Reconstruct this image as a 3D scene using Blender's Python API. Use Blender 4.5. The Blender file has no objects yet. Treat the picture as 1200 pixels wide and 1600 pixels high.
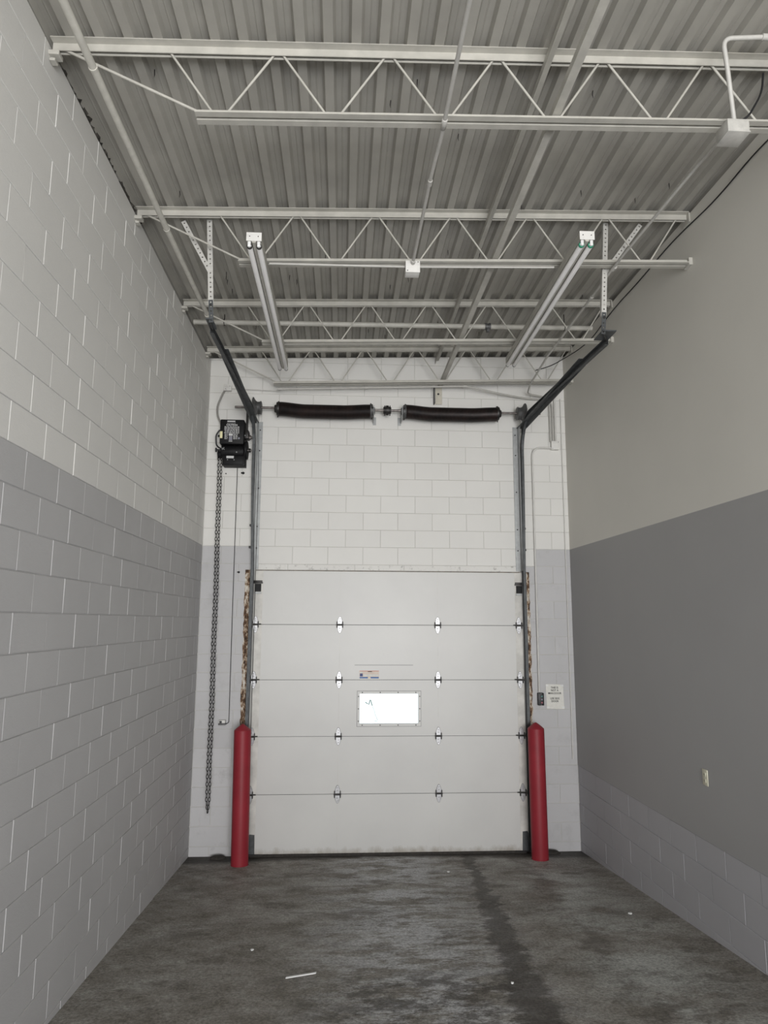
import bpy, bmesh, math, random
from mathutils import Vector, Matrix
random.seed(7)
S = bpy.context.scene
COL = S.collection

# ------------------------------------------------------------------ camera
F_PX = 1078.09
CAM = Vector((1.6129, -7.9951, 2.4738))
def cam_axes(yaw, pitch, roll):
    fwd = Vector((math.sin(yaw)*math.cos(pitch), math.cos(yaw)*math.cos(pitch), math.sin(pitch)))
    right = Vector((math.cos(yaw), -math.sin(yaw), 0))
    up = right.cross(fwd)
    return (right*math.cos(roll)+up*math.sin(roll), up*math.cos(roll)-right*math.sin(roll), fwd)
RT, UP, FW = cam_axes(.0591, .1571, .0048)
cd = bpy.data.cameras.new('camera'); cam = bpy.data.objects.new('camera', cd); COL.objects.link(cam)
cd.sensor_fit = 'HORIZONTAL'; cd.sensor_width = 36; cd.lens = F_PX/1200*36; cd.clip_start = .05
cam.matrix_world = Matrix(((RT.x, UP.x, -FW.x, CAM.x), (RT.y, UP.y, -FW.y, CAM.y), (RT.z, UP.z, -FW.z, CAM.z), (0, 0, 0, 1)))
S.camera = cam
def project(p):
    d = Vector(p)-CAM; w = d.dot(FW)
    return (600+F_PX*d.dot(RT)/w, 800-F_PX*d.dot(UP)/w, w)

# ------------------------------------------------------------------ world, lights, exposure
wd = bpy.data.worlds.new('overcast_sky'); S.world = wd; wd.use_nodes = True
bg = wd.node_tree.nodes['Background']; bg.inputs[0].default_value = (.93, .97, 1, 1); bg.inputs[1].default_value = 1.35
def area(name, loc, target, sx, sy, power, col):
    l = bpy.data.lights.new(name, 'AREA'); l.shape = 'RECTANGLE'; l.size = sx; l.size_y = sy; l.energy = power; l.color = col
    o = bpy.data.objects.new(name, l); COL.objects.link(o); o.location = loc
    o.rotation_euler = (Vector(target)-Vector(loc)).to_track_quat('-Z', 'Y').to_euler()
    return o
# daylight and hall light entering through the open end of the bay behind the camera
area('hall_daylight', (2.9, -15.5, 2.3), (2.1, 0, 2.0), 4.0, 3.4, 700, (1, .967, .905))
area('dock_daylight', (2.9, -12.7, 1.35), (1.7, -1, .8), 3.4, 2.3, 520, (.91, .935, 1))
S.view_settings.view_transform = 'Standard'; S.view_settings.look = 'None'
S.view_settings.exposure = 0.0; S.view_settings.gamma = 1.0; S.view_settings.use_curve_mapping = False

# ------------------------------------------------------------------ materials
def nodes_of(m):
    m.use_nodes = True; nt = m.node_tree; return nt, nt.nodes, nt.links, nt.nodes['Principled BSDF']
def rgb(r, g, b):     # sRGB 0-255 -> linear
    f = lambda c: (c/255/12.92 if c/255 <= .04045 else ((c/255+.055)/1.055)**2.4)
    return (f(r), f(g), f(b), 1)
def mix_color(nt, fac, a, b):
    n = nt.nodes.new('ShaderNodeMix'); n.data_type = 'RGBA'
    for s, v in ((0, fac), (6, a), (7, b)):
        if hasattr(v, 'links') or hasattr(v, 'is_linked'): nt.links.new(v, n.inputs[s])
        else: n.inputs[s].default_value = v
    return n.outputs[2]
def noise(nt, vec, scale, detail=4, rough=.55, stretch=None):
    if stretch:
        mp = nt.nodes.new('ShaderNodeMapping'); mp.inputs['Scale'].default_value = stretch; nt.links.new(vec, mp.inputs[0]); vec = mp.outputs[0]
    n = nt.nodes.new('ShaderNodeTexNoise'); n.inputs['Scale'].default_value = scale; n.inputs['Detail'].default_value = detail; n.inputs['Roughness'].default_value = rough
    nt.links.new(vec, n.inputs['Vector']); return n.outputs[0]
def ramp(nt, fac, *stops):
    r = nt.nodes.new('ShaderNodeValToRGB'); e = r.color_ramp.elements
    while len(e) < len(stops): e.new(.5)
    for el, (p, c) in zip(e, stops): el.position = p; el.color = c if len(c) == 4 else (*c, 1)
    nt.links.new(fac, r.inputs[0]); return r.outputs[0]
def math_n(nt, op, a, b=None, c=None, clamp=False):
    n = nt.nodes.new('ShaderNodeMath'); n.operation = op; n.use_clamp = clamp
    for i, v in enumerate((a, b, c)):
        if v is None: continue
        if isinstance(v, (int, float)): n.inputs[i].default_value = v
        else: nt.links.new(v, n.inputs[i])
    return n.outputs[0]
def add_bump(nt, bsdf, h, strength, dist):
    b = nt.nodes.new('ShaderNodeBump'); b.inputs['Strength'].default_value = strength; b.inputs['Distance'].default_value = dist
    nt.links.new(h, b.inputs['Height']); nt.links.new(b.outputs[0], bsdf.inputs['Normal'])
def world_pos(nt):
    return nt.nodes.new('ShaderNodeNewGeometry').outputs['Position']
MATS = {}
def mat(name, col, rough=.6, metal=0.0, var=.06, scale=6, bump=0, bscale=120, spec=.5):
    m = bpy.data.materials.new(name); nt, N, L, B = nodes_of(m)
    P = world_pos(nt)
    n = noise(nt, P, scale, 5)
    dark = tuple(c*(1-var*1.6) for c in col[:3])+(1,); lite = tuple(min(1, c*(1+var*1.2)) for c in col[:3])+(1,)
    L.new(ramp(nt, n, (.3, dark), (.7, lite)), B.inputs['Base Color'])
    B.inputs['Roughness'].default_value = rough; B.inputs['Metallic'].default_value = metal; B.inputs['Specular IOR Level'].default_value = spec
    if bump: add_bump(nt, B, noise(nt, P, bscale, 3), bump, .002)
    MATS[name] = m; return m

def masonry_paint(name, col, var=.05, rough=.55, dirt=0.0, bump=.35, dscale=3.2):
    m = bpy.data.materials.new(name); nt, N, L, B = nodes_of(m); P = world_pos(nt)
    oi = nt.nodes.new('ShaderNodeObjectInfo')
    n1 = noise(nt, P, 1.3, 4); n2 = noise(nt, P, 55, 4, .7)
    base = ramp(nt, n1, (.25, tuple(c*(1-var) for c in col[:3])), (.75, tuple(min(1, c*(1+var)) for c in col[:3])))
    tone = math_n(nt, 'MULTIPLY_ADD', oi.outputs['Random'], .025, .9875)
    mx = nt.nodes.new('ShaderNodeVectorMath'); mx.operation = 'SCALE'; L.new(base, mx.inputs[0]); L.new(tone, mx.inputs['Scale'])
    out = mx.outputs[0]
    if dirt:
        d = ramp(nt, noise(nt, P, dscale, 8, .7), (.54, (0, 0, 0)), (.72, (1, 1, 1)))
        out = mix_color(nt, math_n(nt, 'MULTIPLY', d, dirt), out, (.12, .105, .09, 1))
    L.new(out, B.inputs['Base Color'])
    B.inputs['Roughness'].default_value = rough
    add_bump(nt, B, math_n(nt, 'ADD', n2, math_n(nt, 'MULTIPLY', noise(nt, P, 180, 2), .6)), bump, .003)
    MATS[name] = m; return m

M_WHITE = masonry_paint('white_masonry_paint', (.70, .69, .66, 1), .03)
M_GREY = masonry_paint('grey_masonry_paint', (.455, .45, .45, 1), .04)
M_JOINT = masonry_paint('dirty_shaded_mortar', (.56, .55, .52, 1), .05)  # dirty mortar, darkened further in place of shade in the recessed joints
M_BACKGREY = masonry_paint('grey_back_wall_paint', (.49, .485, .49, 1), .05, dirt=.18)
M_WORN_LIT = masonry_paint('worn_lit_paint', (.53, .525, .53, 1), .06, dirt=.35, bump=.6)  # worn, flaking paint; its paler tone stands in for brighter light low down
M_FLAKE = masonry_paint('flaking_white_paint', (.70, .69, .66, 1), .05, dirt=.9, bump=.8, dscale=11)
M_PLASTER_W = masonry_paint('white_wall_paint_smooth', (.68, .66, .605, 1), .03, .5, bump=.10)
M_PLASTER_G = masonry_paint('grey_wall_paint_smooth', (.345, .34, .338, 1), .03, .5, bump=.10)
M_RBLOCK = masonry_paint('grey_paint_right_blocks', (.405, .40, .418, 1), .05, .5, bump=.2)
M_STEEL_W = mat('white_painted_steel', (.46, .446, .402, 1), .5, 0, .08, 9)
M_DECK = mat('white_painted_deck', (.36, .347, .312, 1), .55, 0, .07, 3)
M_DECK_TOP = mat('roof_board', (.18, .17, .16, 1), .8)
M_PIPE = mat('cream_painted_pipe', (.56, .545, .49, 1), .5, 0, .07, 14)
M_COND = mat('painted_conduit', (.47, .46, .43, 1), .45, 0, .05, 14)
M_CONDW = mat('painted_wall_conduit', (.62, .61, .58, 1), .45, 0, .05, 14)
M_HANG = mat('zinc_hanger_strap', (.52, .51, .48, 1), .5, .1, .08, 30)
M_CHAIN = mat('black_chain', (.02, .019, .018, 1), .5, .3, .2, 60)
M_BOXC = mat('chipped_box_paint', (.46, .45, .42, 1), .5, 0, .1, 20)
M_BOXW = mat('white_box_metal', (.72, .71, .68, 1), .45, 0, .04, 20)
M_GALV = mat('galvanised_steel', (.36, .37, .37, 1), .5, .4, .10, 14)
M_GALVD = mat('dull_galvanised_track', (.070, .075, .078, 1), .5, .25, .2, 18)
M_HINGE = mat('zinc_hinge_plate', (.42, .42, .43, 1), .42, .6, .12, 40)
M_DARKST = mat('dark_oiled_steel', (.035, .033, .032, 1), .45, .5, .25, 30)
M_CAST = mat('grey_cast_metal', (.12, .12, .12, 1), .55, .5, .2, 30)
M_SHAFT = mat('worn_steel_shaft', (.20, .18, .17, 1), .4, .8, .3, 30)
M_BLACK = mat('black_enamel', (.009, .009, .010, 1), .55, 0, .2, 30, spec=.22)
M_BLACK2 = mat('black_plastic', (.016, .016, .018, 1), .5, 0, .2, 30)
M_RED = mat('red_plastic_sleeve', (.255, .020, .030, 1), .5, 0, .08, 5, .05, 60, .3)
M_TUBE = mat('unlit_tube_glass', (.85, .84, .83, 1), .3, 0, .02, 8)
M_GREEN = mat('green_tube_ring', (.02, .28, .16, 1), .35, 0, .05)
M_CABLE = mat('black_cable', (.012, .012, .014, 1), .6)
M_FLEX = mat('grey_flexible_conduit', (.33, .32, .30, 1), .5, .2, .1, 50)
M_RUBBER = mat('black_rubber_seal', (.03, .026, .022, 1), .8, 0, .3, 30)
M_BEIGE = mat('beige_plate', (.55, .52, .44, 1), .5, 0, .06, 20)
M_IVORY = mat('ivory_plastic', (.62, .60, .47, 1), .4, 0, .03)
M_PAPER = mat('white_paper', (.72, .71, .66, 1), .8, 0, .04, 30)
M_INK = mat('black_print', (.03, .03, .03, 1), .8)
M_WINK = mat('white_print', (.62, .62, .62, 1), .7)
M_ORANGE = mat('label_orange_print', (.62, .30, .22, 1), .7)
M_PEACH = mat('label_pale_print', (.72, .62, .55, 1), .7)
M_BLUE = mat('label_blue_print', (.10, .20, .42, 1), .7)
M_NAVY = mat('label_dark_blue_print', (.08, .10, .22, 1), .7)
M_YEL = mat('label_yellow', (.75, .70, .42, 1), .6)
M_SCRATCH = mat('green_marker', (.03, .16, .12, 1), .7)
M_RED2 = mat('red_button', (.30, .10, .13, 1), .5)
M_GRNB = mat('green_button', (.10, .22, .22, 1), .5)
M_GRYB = mat('grey_button', (.22, .22, .26, 1), .5)
M_FILL = mat('dark_filler', (.045, .04, .034, 1), .9, 0, .5, 40, .8, 60)
M_PLASTICW = mat('white_plastic', (.75, .75, .74, 1), .5)

def spring_mat():
    m = bpy.data.materials.new('brown_oiled_spring'); nt, N, L, B = nodes_of(m); P = world_pos(nt)
    L.new(ramp(nt, noise(nt, P, 9, 5, .6, (1, 1, 1)), (.35, (.010, .008, .008)), (.7, (.032, .019, .017))), B.inputs['Base Color'])
    B.inputs['Roughness'].default_value = .42; B.inputs['Metallic'].default_value = .35; return m
M_SPRING = spring_mat()

def rust_mat():
    m = bpy.data.materials.new('flaking_rusty_jamb'); nt, N, L, B = nodes_of(m); P = world_pos(nt)
    n = noise(nt, P, 26, 6, .7, (1, 1, .45)); n2 = noise(nt, P, 60, 4, .6)
    c = ramp(nt, n, (.38, (.03, .02, .014)), (.47, (.16, .085, .045)), (.52, (.42, .33, .24)), (.60, (.66, .63, .57)))
    L.new(c, B.inputs['Base Color']); B.inputs['Roughness'].default_value = .85
    add_bump(nt, B, math_n(nt, 'ADD', n, n2), .8, .004); return m
M_RUST = rust_mat()

M_LINT = mat('rusty_dark_lintel', (.16, .13, .10, 1), .8, 0, .4, 30)
def door_mat():
    m = bpy.data.materials.new('white_door_steel'); nt, N, L, B = nodes_of(m); P = world_pos(nt)
    sx = nt.nodes.new('ShaderNodeSeparateXYZ'); L.new(P, sx.inputs[0])
    base = ramp(nt, noise(nt, P, 1.2, 5), (.3, (.555, .55, .535)), (.7, (.605, .60, .58)))
    sm = ramp(nt, noise(nt, P, 16, 8, .7, (1, 1, .5)), (.66, (0, 0, 0)), (.82, (1, 1, 1)))
    c = mix_color(nt, math_n(nt, 'MULTIPLY', sm, .22), base, (.22, .20, .17, 1))
    # splashed dirt clinging to the bottom edge
    d = math_n(nt, 'SUBTRACT', math_n(nt, 'MULTIPLY', noise(nt, P, 9, 6, .7, (1, 1, .6)), .20), math_n(nt, 'SUBTRACT', sx.outputs[2], -.04))
    d = math_n(nt, 'MULTIPLY', d, 14, clamp=True)
    c = mix_color(nt, math_n(nt, 'MULTIPLY', d, .55), c, (.20, .15, .085, 1))
    L.new(c, B.inputs['Base Color']); B.inputs['Roughness'].default_value = .42
    add_bump(nt, B, noise(nt, P, 160, 2, .5, (1, 1, .15)), .12, .001); return m
M_DOOR = door_mat()
M_STILE = mat('white_door_end_stile', (.58, .565, .53, 1), .5, 0, .12, 8)

def floor_mat():
    m = bpy.data.materials.new('stained_concrete'); nt, N, L, B = nodes_of(m); P = world_pos(nt)
    sp = nt.nodes.new('ShaderNodeSeparateXYZ'); L.new(P, sp.inputs[0]); X, Y = sp.outputs[0], sp.outputs[1]
    BW = lambda a, b: ((a, (0, 0, 0)), (b, (1, 1, 1)))
    mul = lambda *v: v[0] if len(v) == 1 else math_n(nt, 'MULTIPLY', v[0], mul(*v[1:]))
    mid = noise(nt, P, 2.6, 12, .74, (1, 1.25, 1)); fine = noise(nt, P, 55, 6, .8)
    wob = math_n(nt, 'MULTIPLY', math_n(nt, 'SUBTRACT', noise(nt, P, 2.2, 5, .6), .5), .55)
    base = ramp(nt, mid, (.36, (.165, .150, .128)), (.50, (.26, .245, .22)), (.64, (.36, .35, .325)))
    # bluish door sheen painted as a pale lane in the middle, in streaks running across
    sheen_lane = math_n(nt, 'SUBTRACT', 1.25, math_n(nt, 'MULTIPLY', math_n(nt, 'ABSOLUTE', math_n(nt, 'SUBTRACT', math_n(nt, 'ADD', X, wob), 2.15)), 1.35), clamp=True)
    streak = ramp(nt, noise(nt, P, 3.0, 12, .78, (.75, 1.9, 1)), *BW(.46, .54))
    c = mix_color(nt, mul(sheen_lane, streak, .8), base, (.58, .59, .61, 1))
    # paler swept concrete on the right side
    r2 = math_n(nt, 'SUBTRACT', 1.15, math_n(nt, 'MULTIPLY', math_n(nt, 'ABSOLUTE', math_n(nt, 'SUBTRACT', math_n(nt, 'ADD', X, wob), 3.62)), 1.9), clamp=True)
    c = mix_color(nt, mul(r2, ramp(nt, noise(nt, P, 1.7, 10, .7, (.8, 1.5, 1)), *BW(.43, .55)), .7), c, (.49, .505, .485, 1))
    # oily tyre streak: runs from the door towards the front, drifting left
    cx = math_n(nt, 'MULTIPLY_ADD', Y, .065, 3.0)
    w2 = math_n(nt, 'MULTIPLY', math_n(nt, 'SUBTRACT', noise(nt, P, 5, 8, .7, (1, 1.8, 1)), .5), .42)
    dist = math_n(nt, 'ABSOLUTE', math_n(nt, 'ADD', math_n(nt, 'SUBTRACT', X, cx), w2))
    wid = math_n(nt, 'MULTIPLY_ADD', Y, -.030, .050)
    tr = math_n(nt, 'MULTIPLY', math_n(nt, 'SUBTRACT', 1.0, math_n(nt, 'DIVIDE', dist, wid), clamp=True), 2.2, clamp=True)
    c = mix_color(nt, mul(tr, .78), c, (.068, .062, .056, 1))
    # second, fainter track to the right of it
    cx2 = math_n(nt, 'MULTIPLY_ADD', Y, .03, 3.52)
    d2 = math_n(nt, 'ABSOLUTE', math_n(nt, 'ADD', math_n(nt, 'SUBTRACT', X, cx2), math_n(nt, 'MULTIPLY', w2, 1.5)))
    t2 = math_n(nt, 'MULTIPLY', math_n(nt, 'SUBTRACT', 1.0, math_n(nt, 'DIVIDE', d2, .13), clamp=True), 1.6, clamp=True)
    c = mix_color(nt, mul(t2, ramp(nt, noise(nt, P, 4, 9, .72), *BW(.42, .56)), .6), c, (.115, .103, .089, 1))
    # scattered oil blotches and a larger one toward the front
    c = mix_color(nt, mul(ramp(nt, noise(nt, P, 1.9, 11, .74, (1, 1.7, 1)), *BW(.53, .61)), .62), c, (.110, .098, .083, 1))
    dx = math_n(nt, 'MULTIPLY', math_n(nt, 'SUBTRACT', X, 2.2), 1.0); dy = math_n(nt, 'MULTIPLY', math_n(nt, 'ADD', Y, 3.7), 1.25)
    rr = math_n(nt, 'SQRT', math_n(nt, 'ADD', mul(dx, dx), mul(dy, dy)))
    sp2 = math_n(nt, 'MULTIPLY', math_n(nt, 'SUBTRACT', math_n(nt, 'ADD', 1.0, math_n(nt, 'MULTIPLY', wob, 1.8)), rr), 2.5, clamp=True)
    c = mix_color(nt, mul(sp2, ramp(nt, noise(nt, P, 4.5, 11, .78, (.9, 1.4, 1)), *BW(.45, .54)), .78), c, (.075, .067, .059, 1))
    # black grime strip under the door, widest in the corners
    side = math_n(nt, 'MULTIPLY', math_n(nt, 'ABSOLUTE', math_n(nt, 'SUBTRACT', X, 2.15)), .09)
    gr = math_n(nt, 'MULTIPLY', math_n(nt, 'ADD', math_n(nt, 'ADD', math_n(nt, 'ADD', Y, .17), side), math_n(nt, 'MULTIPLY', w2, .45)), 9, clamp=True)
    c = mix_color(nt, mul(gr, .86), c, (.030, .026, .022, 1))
    # fine aggregate speckle
    sp3 = ramp(nt, fine, (.36, (.55,)*3), (.64, (1.40,)*3))
    mm = nt.nodes.new('ShaderNodeVectorMath'); mm.operation = 'MULTIPLY'; L.new(c, mm.inputs[0]); L.new(sp3, mm.inputs[1])
    L.new(mm.outputs[0], B.inputs['Base Color'])
    L.new(ramp(nt, noise(nt, P, 2.4, 7, .65, (1, 1.6, 1)), (.35, (.50,)*3), (.65, (.78,)*3)), B.inputs['Roughness'])
    B.inputs['Specular IOR Level'].default_value = .32
    add_bump(nt, B, math_n(nt, 'ADD', fine, math_n(nt, 'MULTIPLY', noise(nt, P, 14, 5, .6), 1.5)), .22, .003)
    return m
M_FLOOR = floor_mat()

def pane_mat():
    m = bpy.data.materials.new('clear_acrylic_pane'); nt, N, L, B = nodes_of(m)
    P = world_pos(nt)
    tr = N.new('ShaderNodeBsdfTransparent'); tr.inputs[0].default_value = (.95, .97, .97, 1)
    gl = N.new('ShaderNodeBsdfGlossy'); gl.inputs['Roughness'].default_value = .08
    mx = N.new('ShaderNodeMixShader'); fr = N.new('ShaderNodeFresnel'); fr.inputs[0].default_value = 1.45
    L.new(fr.outputs[0], mx.inputs[0]); L.new(tr.outputs[0], mx.inputs[1]); L.new(gl.outputs[0], mx.inputs[2])
    L.new(mx.outputs[0], N['Material Output'].inputs[0]); return m
M_PANE = pane_mat()

# ------------------------------------------------------------------ mesh helpers
class MB:
    def __init__(s): s.v = []; s.f = []
    def add(s, vs, fs):
        b = len(s.v); s.v += [tuple(v) for v in vs]; s.f += [tuple(i+b for i in f) for f in fs]; return s
    def box(s, x0, x1, y0, y1, z0, z1):
        vs = [(x, y, z) for x in (x0, x1) for y in (y0, y1) for z in (z0, z1)]
        return s.add(vs, [(0, 1, 3, 2), (4, 6, 7, 5), (0, 4, 5, 1), (2, 3, 7, 6), (0, 2, 6, 4), (1, 5, 7, 3)])
    def bbox(s, x0, x1, y0, y1, z0, z1, b=.004):
        bm = bmesh.new(); bmesh.ops.create_cube(bm, size=1)
        for v in bm.verts: v.co = Vector(((x0+x1)/2+v.co.x*(x1-x0), (y0+y1)/2+v.co.y*(y1-y0), (z0+z1)/2+v.co.z*(z1-z0)))
        bmesh.ops.bevel(bm, geom=bm.edges[:], offset=b, segments=2, affect='EDGES', profile=.5)
        bm.verts.ensure_lookup_table(); bm.verts.index_update()
        s.add([v.co[:] for v in bm.verts], [[v.index for v in f.verts] for f in bm.faces]); bm.free(); return s
    def prism(s, poly, a, b):       # poly: list of 3D points; extruded by vector a->b difference
        n = len(poly); d = Vector(b)-Vector(a)
        vs = [Vector(p) for p in poly]+[Vector(p)+d for p in poly]
        fs = [tuple(range(n-1, -1, -1)), tuple(range(n, 2*n))]+[(i, (i+1) % n, n+(i+1) % n, n+i) for i in range(n)]
        return s.add(vs, fs)
    def tube(s, pts, r, n=10, caps=True, closed=False):
        pts = [Vector(p) for p in pts]; m = len(pts)
        rs = r if isinstance(r, (list, tuple)) else [r]*m
        prev = None; vs = []
        for i, p in enumerate(pts):
            if closed: t = (pts[(i+1) % m]-pts[i-1]).normalized()
            else: t = (pts[min(i+1, m-1)]-pts[max(i-1, 0)]).normalized()
            if prev is None:
                u = t.orthogonal().normalized()
            else:
                u = prev-t*prev.dot(t)
                u = u.normalized() if u.length > 1e-6 else t.orthogonal().normalized()
            prev = u; w = t.cross(u)
            vs += [p+(u*math.cos(2*math.pi*k/n)+w*math.sin(2*math.pi*k/n))*rs[i] for k in range(n)]
        fs = []
        for i in range(m if closed else m-1):
            j = (i+1) % m
            fs += [(i*n+k, i*n+(k+1) % n, j*n+(k+1) % n, j*n+k) for k in range(n)]
        if caps and not closed: fs += [tuple(range(n-1, -1, -1)), tuple(range((m-1)*n, m*n))]
        return s.add(vs, fs)
    def lathe(s, prof, origin, axis='Z', n=28):   # prof: (offset along axis, radius)
        o = Vector(origin); ax = {'X': (Vector((1, 0, 0)), Vector((0, 1, 0)), Vector((0, 0, 1))), 'Y': (Vector((0, 1, 0)), Vector((0, 0, 1)), Vector((1, 0, 0))), 'Z': (Vector((0, 0, 1)), Vector((1, 0, 0)), Vector((0, 1, 0)))}[axis]
        vs = []; fs = []; m = len(prof)
        for h, r in prof:
            vs += [o+ax[0]*h+(ax[1]*math.cos(2*math.pi*k/n)+ax[2]*math.sin(2*math.pi*k/n))*max(r, 1e-5) for k in range(n)]
        for i in range(m-1): fs += [(i*n+k, i*n+(k+1) % n, (i+1)*n+(k+1) % n, (i+1)*n+k) for k in range(n)]
        fs += [tuple(range(n-1, -1, -1)), tuple(range((m-1)*n, m*n))]
        return s.add(vs, fs)
    def sweep(s, prof, pts, side, up0=None):      # open/closed profile (a along side, b along normal), path in plane perpendicular to side
        pts = [Vector(p) for p in pts]; side = Vector(side); n = len(prof); m = len(pts); vs = []
        for i, p in enumerate(pts):
            t = (pts[min(i+1, m-1)]-pts[max(i-1, 0)]).normalized(); nn = t.cross(side).normalized()
            vs += [p+side*a+nn*b for a, b in prof]
        fs = [(i*n+k, i*n+(k+1) % n, (i+1)*n+(k+1) % n, (i+1)*n+k) for i in range(m-1) for k in range(n)]
        fs += [tuple(range(n-1, -1, -1)), tuple(range((m-1)*n, m*n))]
        return s.add(vs, fs)
    def mesh(s, name, m, smooth=None):
        me = bpy.data.meshes.new(name); me.from_pydata(s.v, [], s.f); me.validate(); 
        bm = bmesh.new(); bm.from_mesh(me); bmesh.ops.recalc_face_normals(bm, faces=bm.faces); bm.to_mesh(me); bm.free()
        if m is not None: me.materials.append(m)
        if smooth is not None: me.shade_smooth(); me.set_sharp_from_angle(angle=math.radians(smooth))
        return me
    def build(s, name, m, parent=None, smooth=None, **kw):
        return obj(name, s.mesh(name, m, smooth), parent, **kw)
def tag(o, label=None, category=None, group=None, kind=None):
    for k, v in (('label', label), ('category', category), ('group', group), ('kind', kind)):
        if v: o[k] = v
    return o
def obj(name, me, parent=None, **kw):
    o = bpy.data.objects.new(name, me); COL.objects.link(o)
    if parent:
        o.parent = parent; l = parent
        off = Vector((0, 0, 0))
        while l: off += l.location; l = l.parent if l.parent and l.parent.type == 'EMPTY' else None
        if parent.type == 'EMPTY': o.matrix_parent_inverse = Matrix.Translation(-parent.location)
    return tag(o, **kw)
def empty(name, loc, **kw):
    o = bpy.data.objects.new(name, None); COL.objects.link(o); o.location = loc; o.empty_display_size = .1
    return tag(o, **kw)
def arc_path(pts, r=.06, n=6):       # polyline with rounded corners
    P = [Vector(p) for p in pts]; out = [P[0]]
    for a, b, c in zip(P, P[1:], P[2:]):
        d1 = (a-b); d2 = (c-b); q = min(r, d1.length*.49, d2.length*.49)
        s, e = b+d1.normalized()*q, b+d2.normalized()*q
        for k in range(n+1):
            t = k/n; out.append(s*(1-t)**2+b*2*t*(1-t)+e*t*t)
    out.append(P[-1]); return out
def text_mesh(name, body, size, m, loc, parent, align='CENTER', bold=0.0, sx=1.0):
    c = bpy.data.curves.new(name, 'FONT'); c.body = body; c.size = size; c.align_x = align; c.align_y = 'CENTER'; c.extrude = .0004; c.offset = bold; c.resolution_u = 2
    t = bpy.data.objects.new(name, c); COL.objects.link(t)
    dg = bpy.context.evaluated_depsgraph_get(); me = bpy.data.meshes.new_from_object(t.evaluated_get(dg))
    bpy.data.objects.remove(t); bpy.data.curves.remove(c)
    for v in me.vertices: v.co = (v.co.x*sx+loc[0], loc[1]-v.co.z, v.co.y+loc[2])
    me.materials.clear(); me.materials.append(m)
    return obj(name, me, parent)

# ------------------------------------------------------------------ layout constants
W0 = 4.294; SPL = .011493; C8 = .2032; ZP = 3.322; YB = -12.0
SPA = math.atan(SPL)
def rwx(y): return W0 - y*SPL
def floor_z(x, y): return -.031 - max(y, -12.0)*(.0746+.0147*max(0, min(x, 4.5))/4.3)
def deck_z(x, y=-2): return 5.585+.033*x+.008*y
def chord_z(x, y=-2): return 5.138+.034*x+.004*y

# ------------------------------------------------------------------ floor
mb = MB(); nx, ny = 24, 60; xs = [-.3+5.1*i/nx for i in range(nx+1)]; ys = [.55-12.6*j/ny for j in range(ny+1)]
vs = [(x, y, floor_z(x, y)) for y in ys for x in xs]+[(x, y, -1.0) for y in (ys[0], ys[-1]) for x in (xs[0], xs[-1])]
mb.add(vs, [(j*(nx+1)+i, j*(nx+1)+i+1, (j+1)*(nx+1)+i+1, (j+1)*(nx+1)+i) for j in range(ny) for i in range(nx)])
mb.build('floor', M_FLOOR, None, 40, label='dark stained concrete floor sloping down to the loading door', category='floor', kind='structure')

# ------------------------------------------------------------------ masonry
BLK = {}
def block_mesh(w, h, m, d=.014, ch=.0020, gap=.0052):
    key = (round(w, 4), round(h, 4), m.name)
    if key in BLK: return BLK[key]
    a, b = (w-gap)/2, (h-gap)/2
    outer = [(-a, d, -b), (a, d, -b), (a, d, b), (-a, d, b)]
    mid = [(-a, ch, -b), (a, ch, -b), (a, ch, b), (-a, ch, b)]
    fr = [(-a+ch, 0, -b+ch), (a-ch, 0, -b+ch), (a-ch, 0, b-ch), (-a+ch, 0, b-ch)]
    vs = outer+mid+fr
    fs = [(8, 9, 10, 11)]
    for i in range(4):
        j = (i+1) % 4
        fs += [(4+i, 4+j, 8+j, 8+i), (i, j, 4+j, 4+i)]
    me = MB().add(vs, fs).mesh('block', m); BLK[key] = me; return me
def wall_blocks(cells, place, parent, max_parts=300):
    """cells: (u0,u1,z0,z1,mat); place(u,z)->(loc, rotz). The ones largest in view are parts, the rest one joined part."""
    info = []
    for c in cells:
        u0, u1, z0, z1, m = c
        pr = [project(place(u, z)[0]) for u in (u0, u1) for z in (z0, z1)]
        if min(p[2] for p in pr) < .3: info.append((0, c)); continue
        x0, x1 = max(0, min(p[0] for p in pr)), min(1200, max(p[0] for p in pr)); y0, y1 = max(0, min(p[1] for p in pr)), min(1600, max(p[1] for p in pr))
        info.append((max(0, x1-x0)*max(0, y1-y0), c))
    info.sort(key=lambda t: -t[0])
    rest = {}
    for k, (ar, (u0, u1, z0, z1, m)) in enumerate(info):
        loc, rz = place((u0+u1)/2, (z0+z1)/2)
        me = block_mesh(u1-u0, z1-z0, m); j = random.uniform(-.0012, .0012)
        if ar > 4 and k < max_parts:
            o = bpy.data.objects.new('block', me); COL.objects.link(o); o.parent = parent
            o.location = Vector(loc)+Vector((math.sin(rz), -math.cos(rz), 0))*j; o.rotation_euler = (random.uniform(-.004, .004), 0, rz+random.uniform(-.002, .002))
        else:
            R = rest.setdefault(m.name, (MB(), m))[0]; mw = Matrix.Translation(loc) @ Matrix.Rotation(rz, 4, 'Z')
            R.add([mw @ v.co for v in me.vertices], [tuple(p.vertices) for p in me.polygons])
    for mbr, m in rest.values(): mbr.build('block_remainder', m, parent, kind='stuff')
def rows(z0, z1):
    k0 = math.floor((z0-ZP)/C8)
    k = k0
    while ZP+k*C8 < z1-1e-6:
        a, b = max(z0, ZP+k*C8), min(z1, ZP+(k+1)*C8)
        if b-a > .02: yield k, a, b
        k += 1
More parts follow.
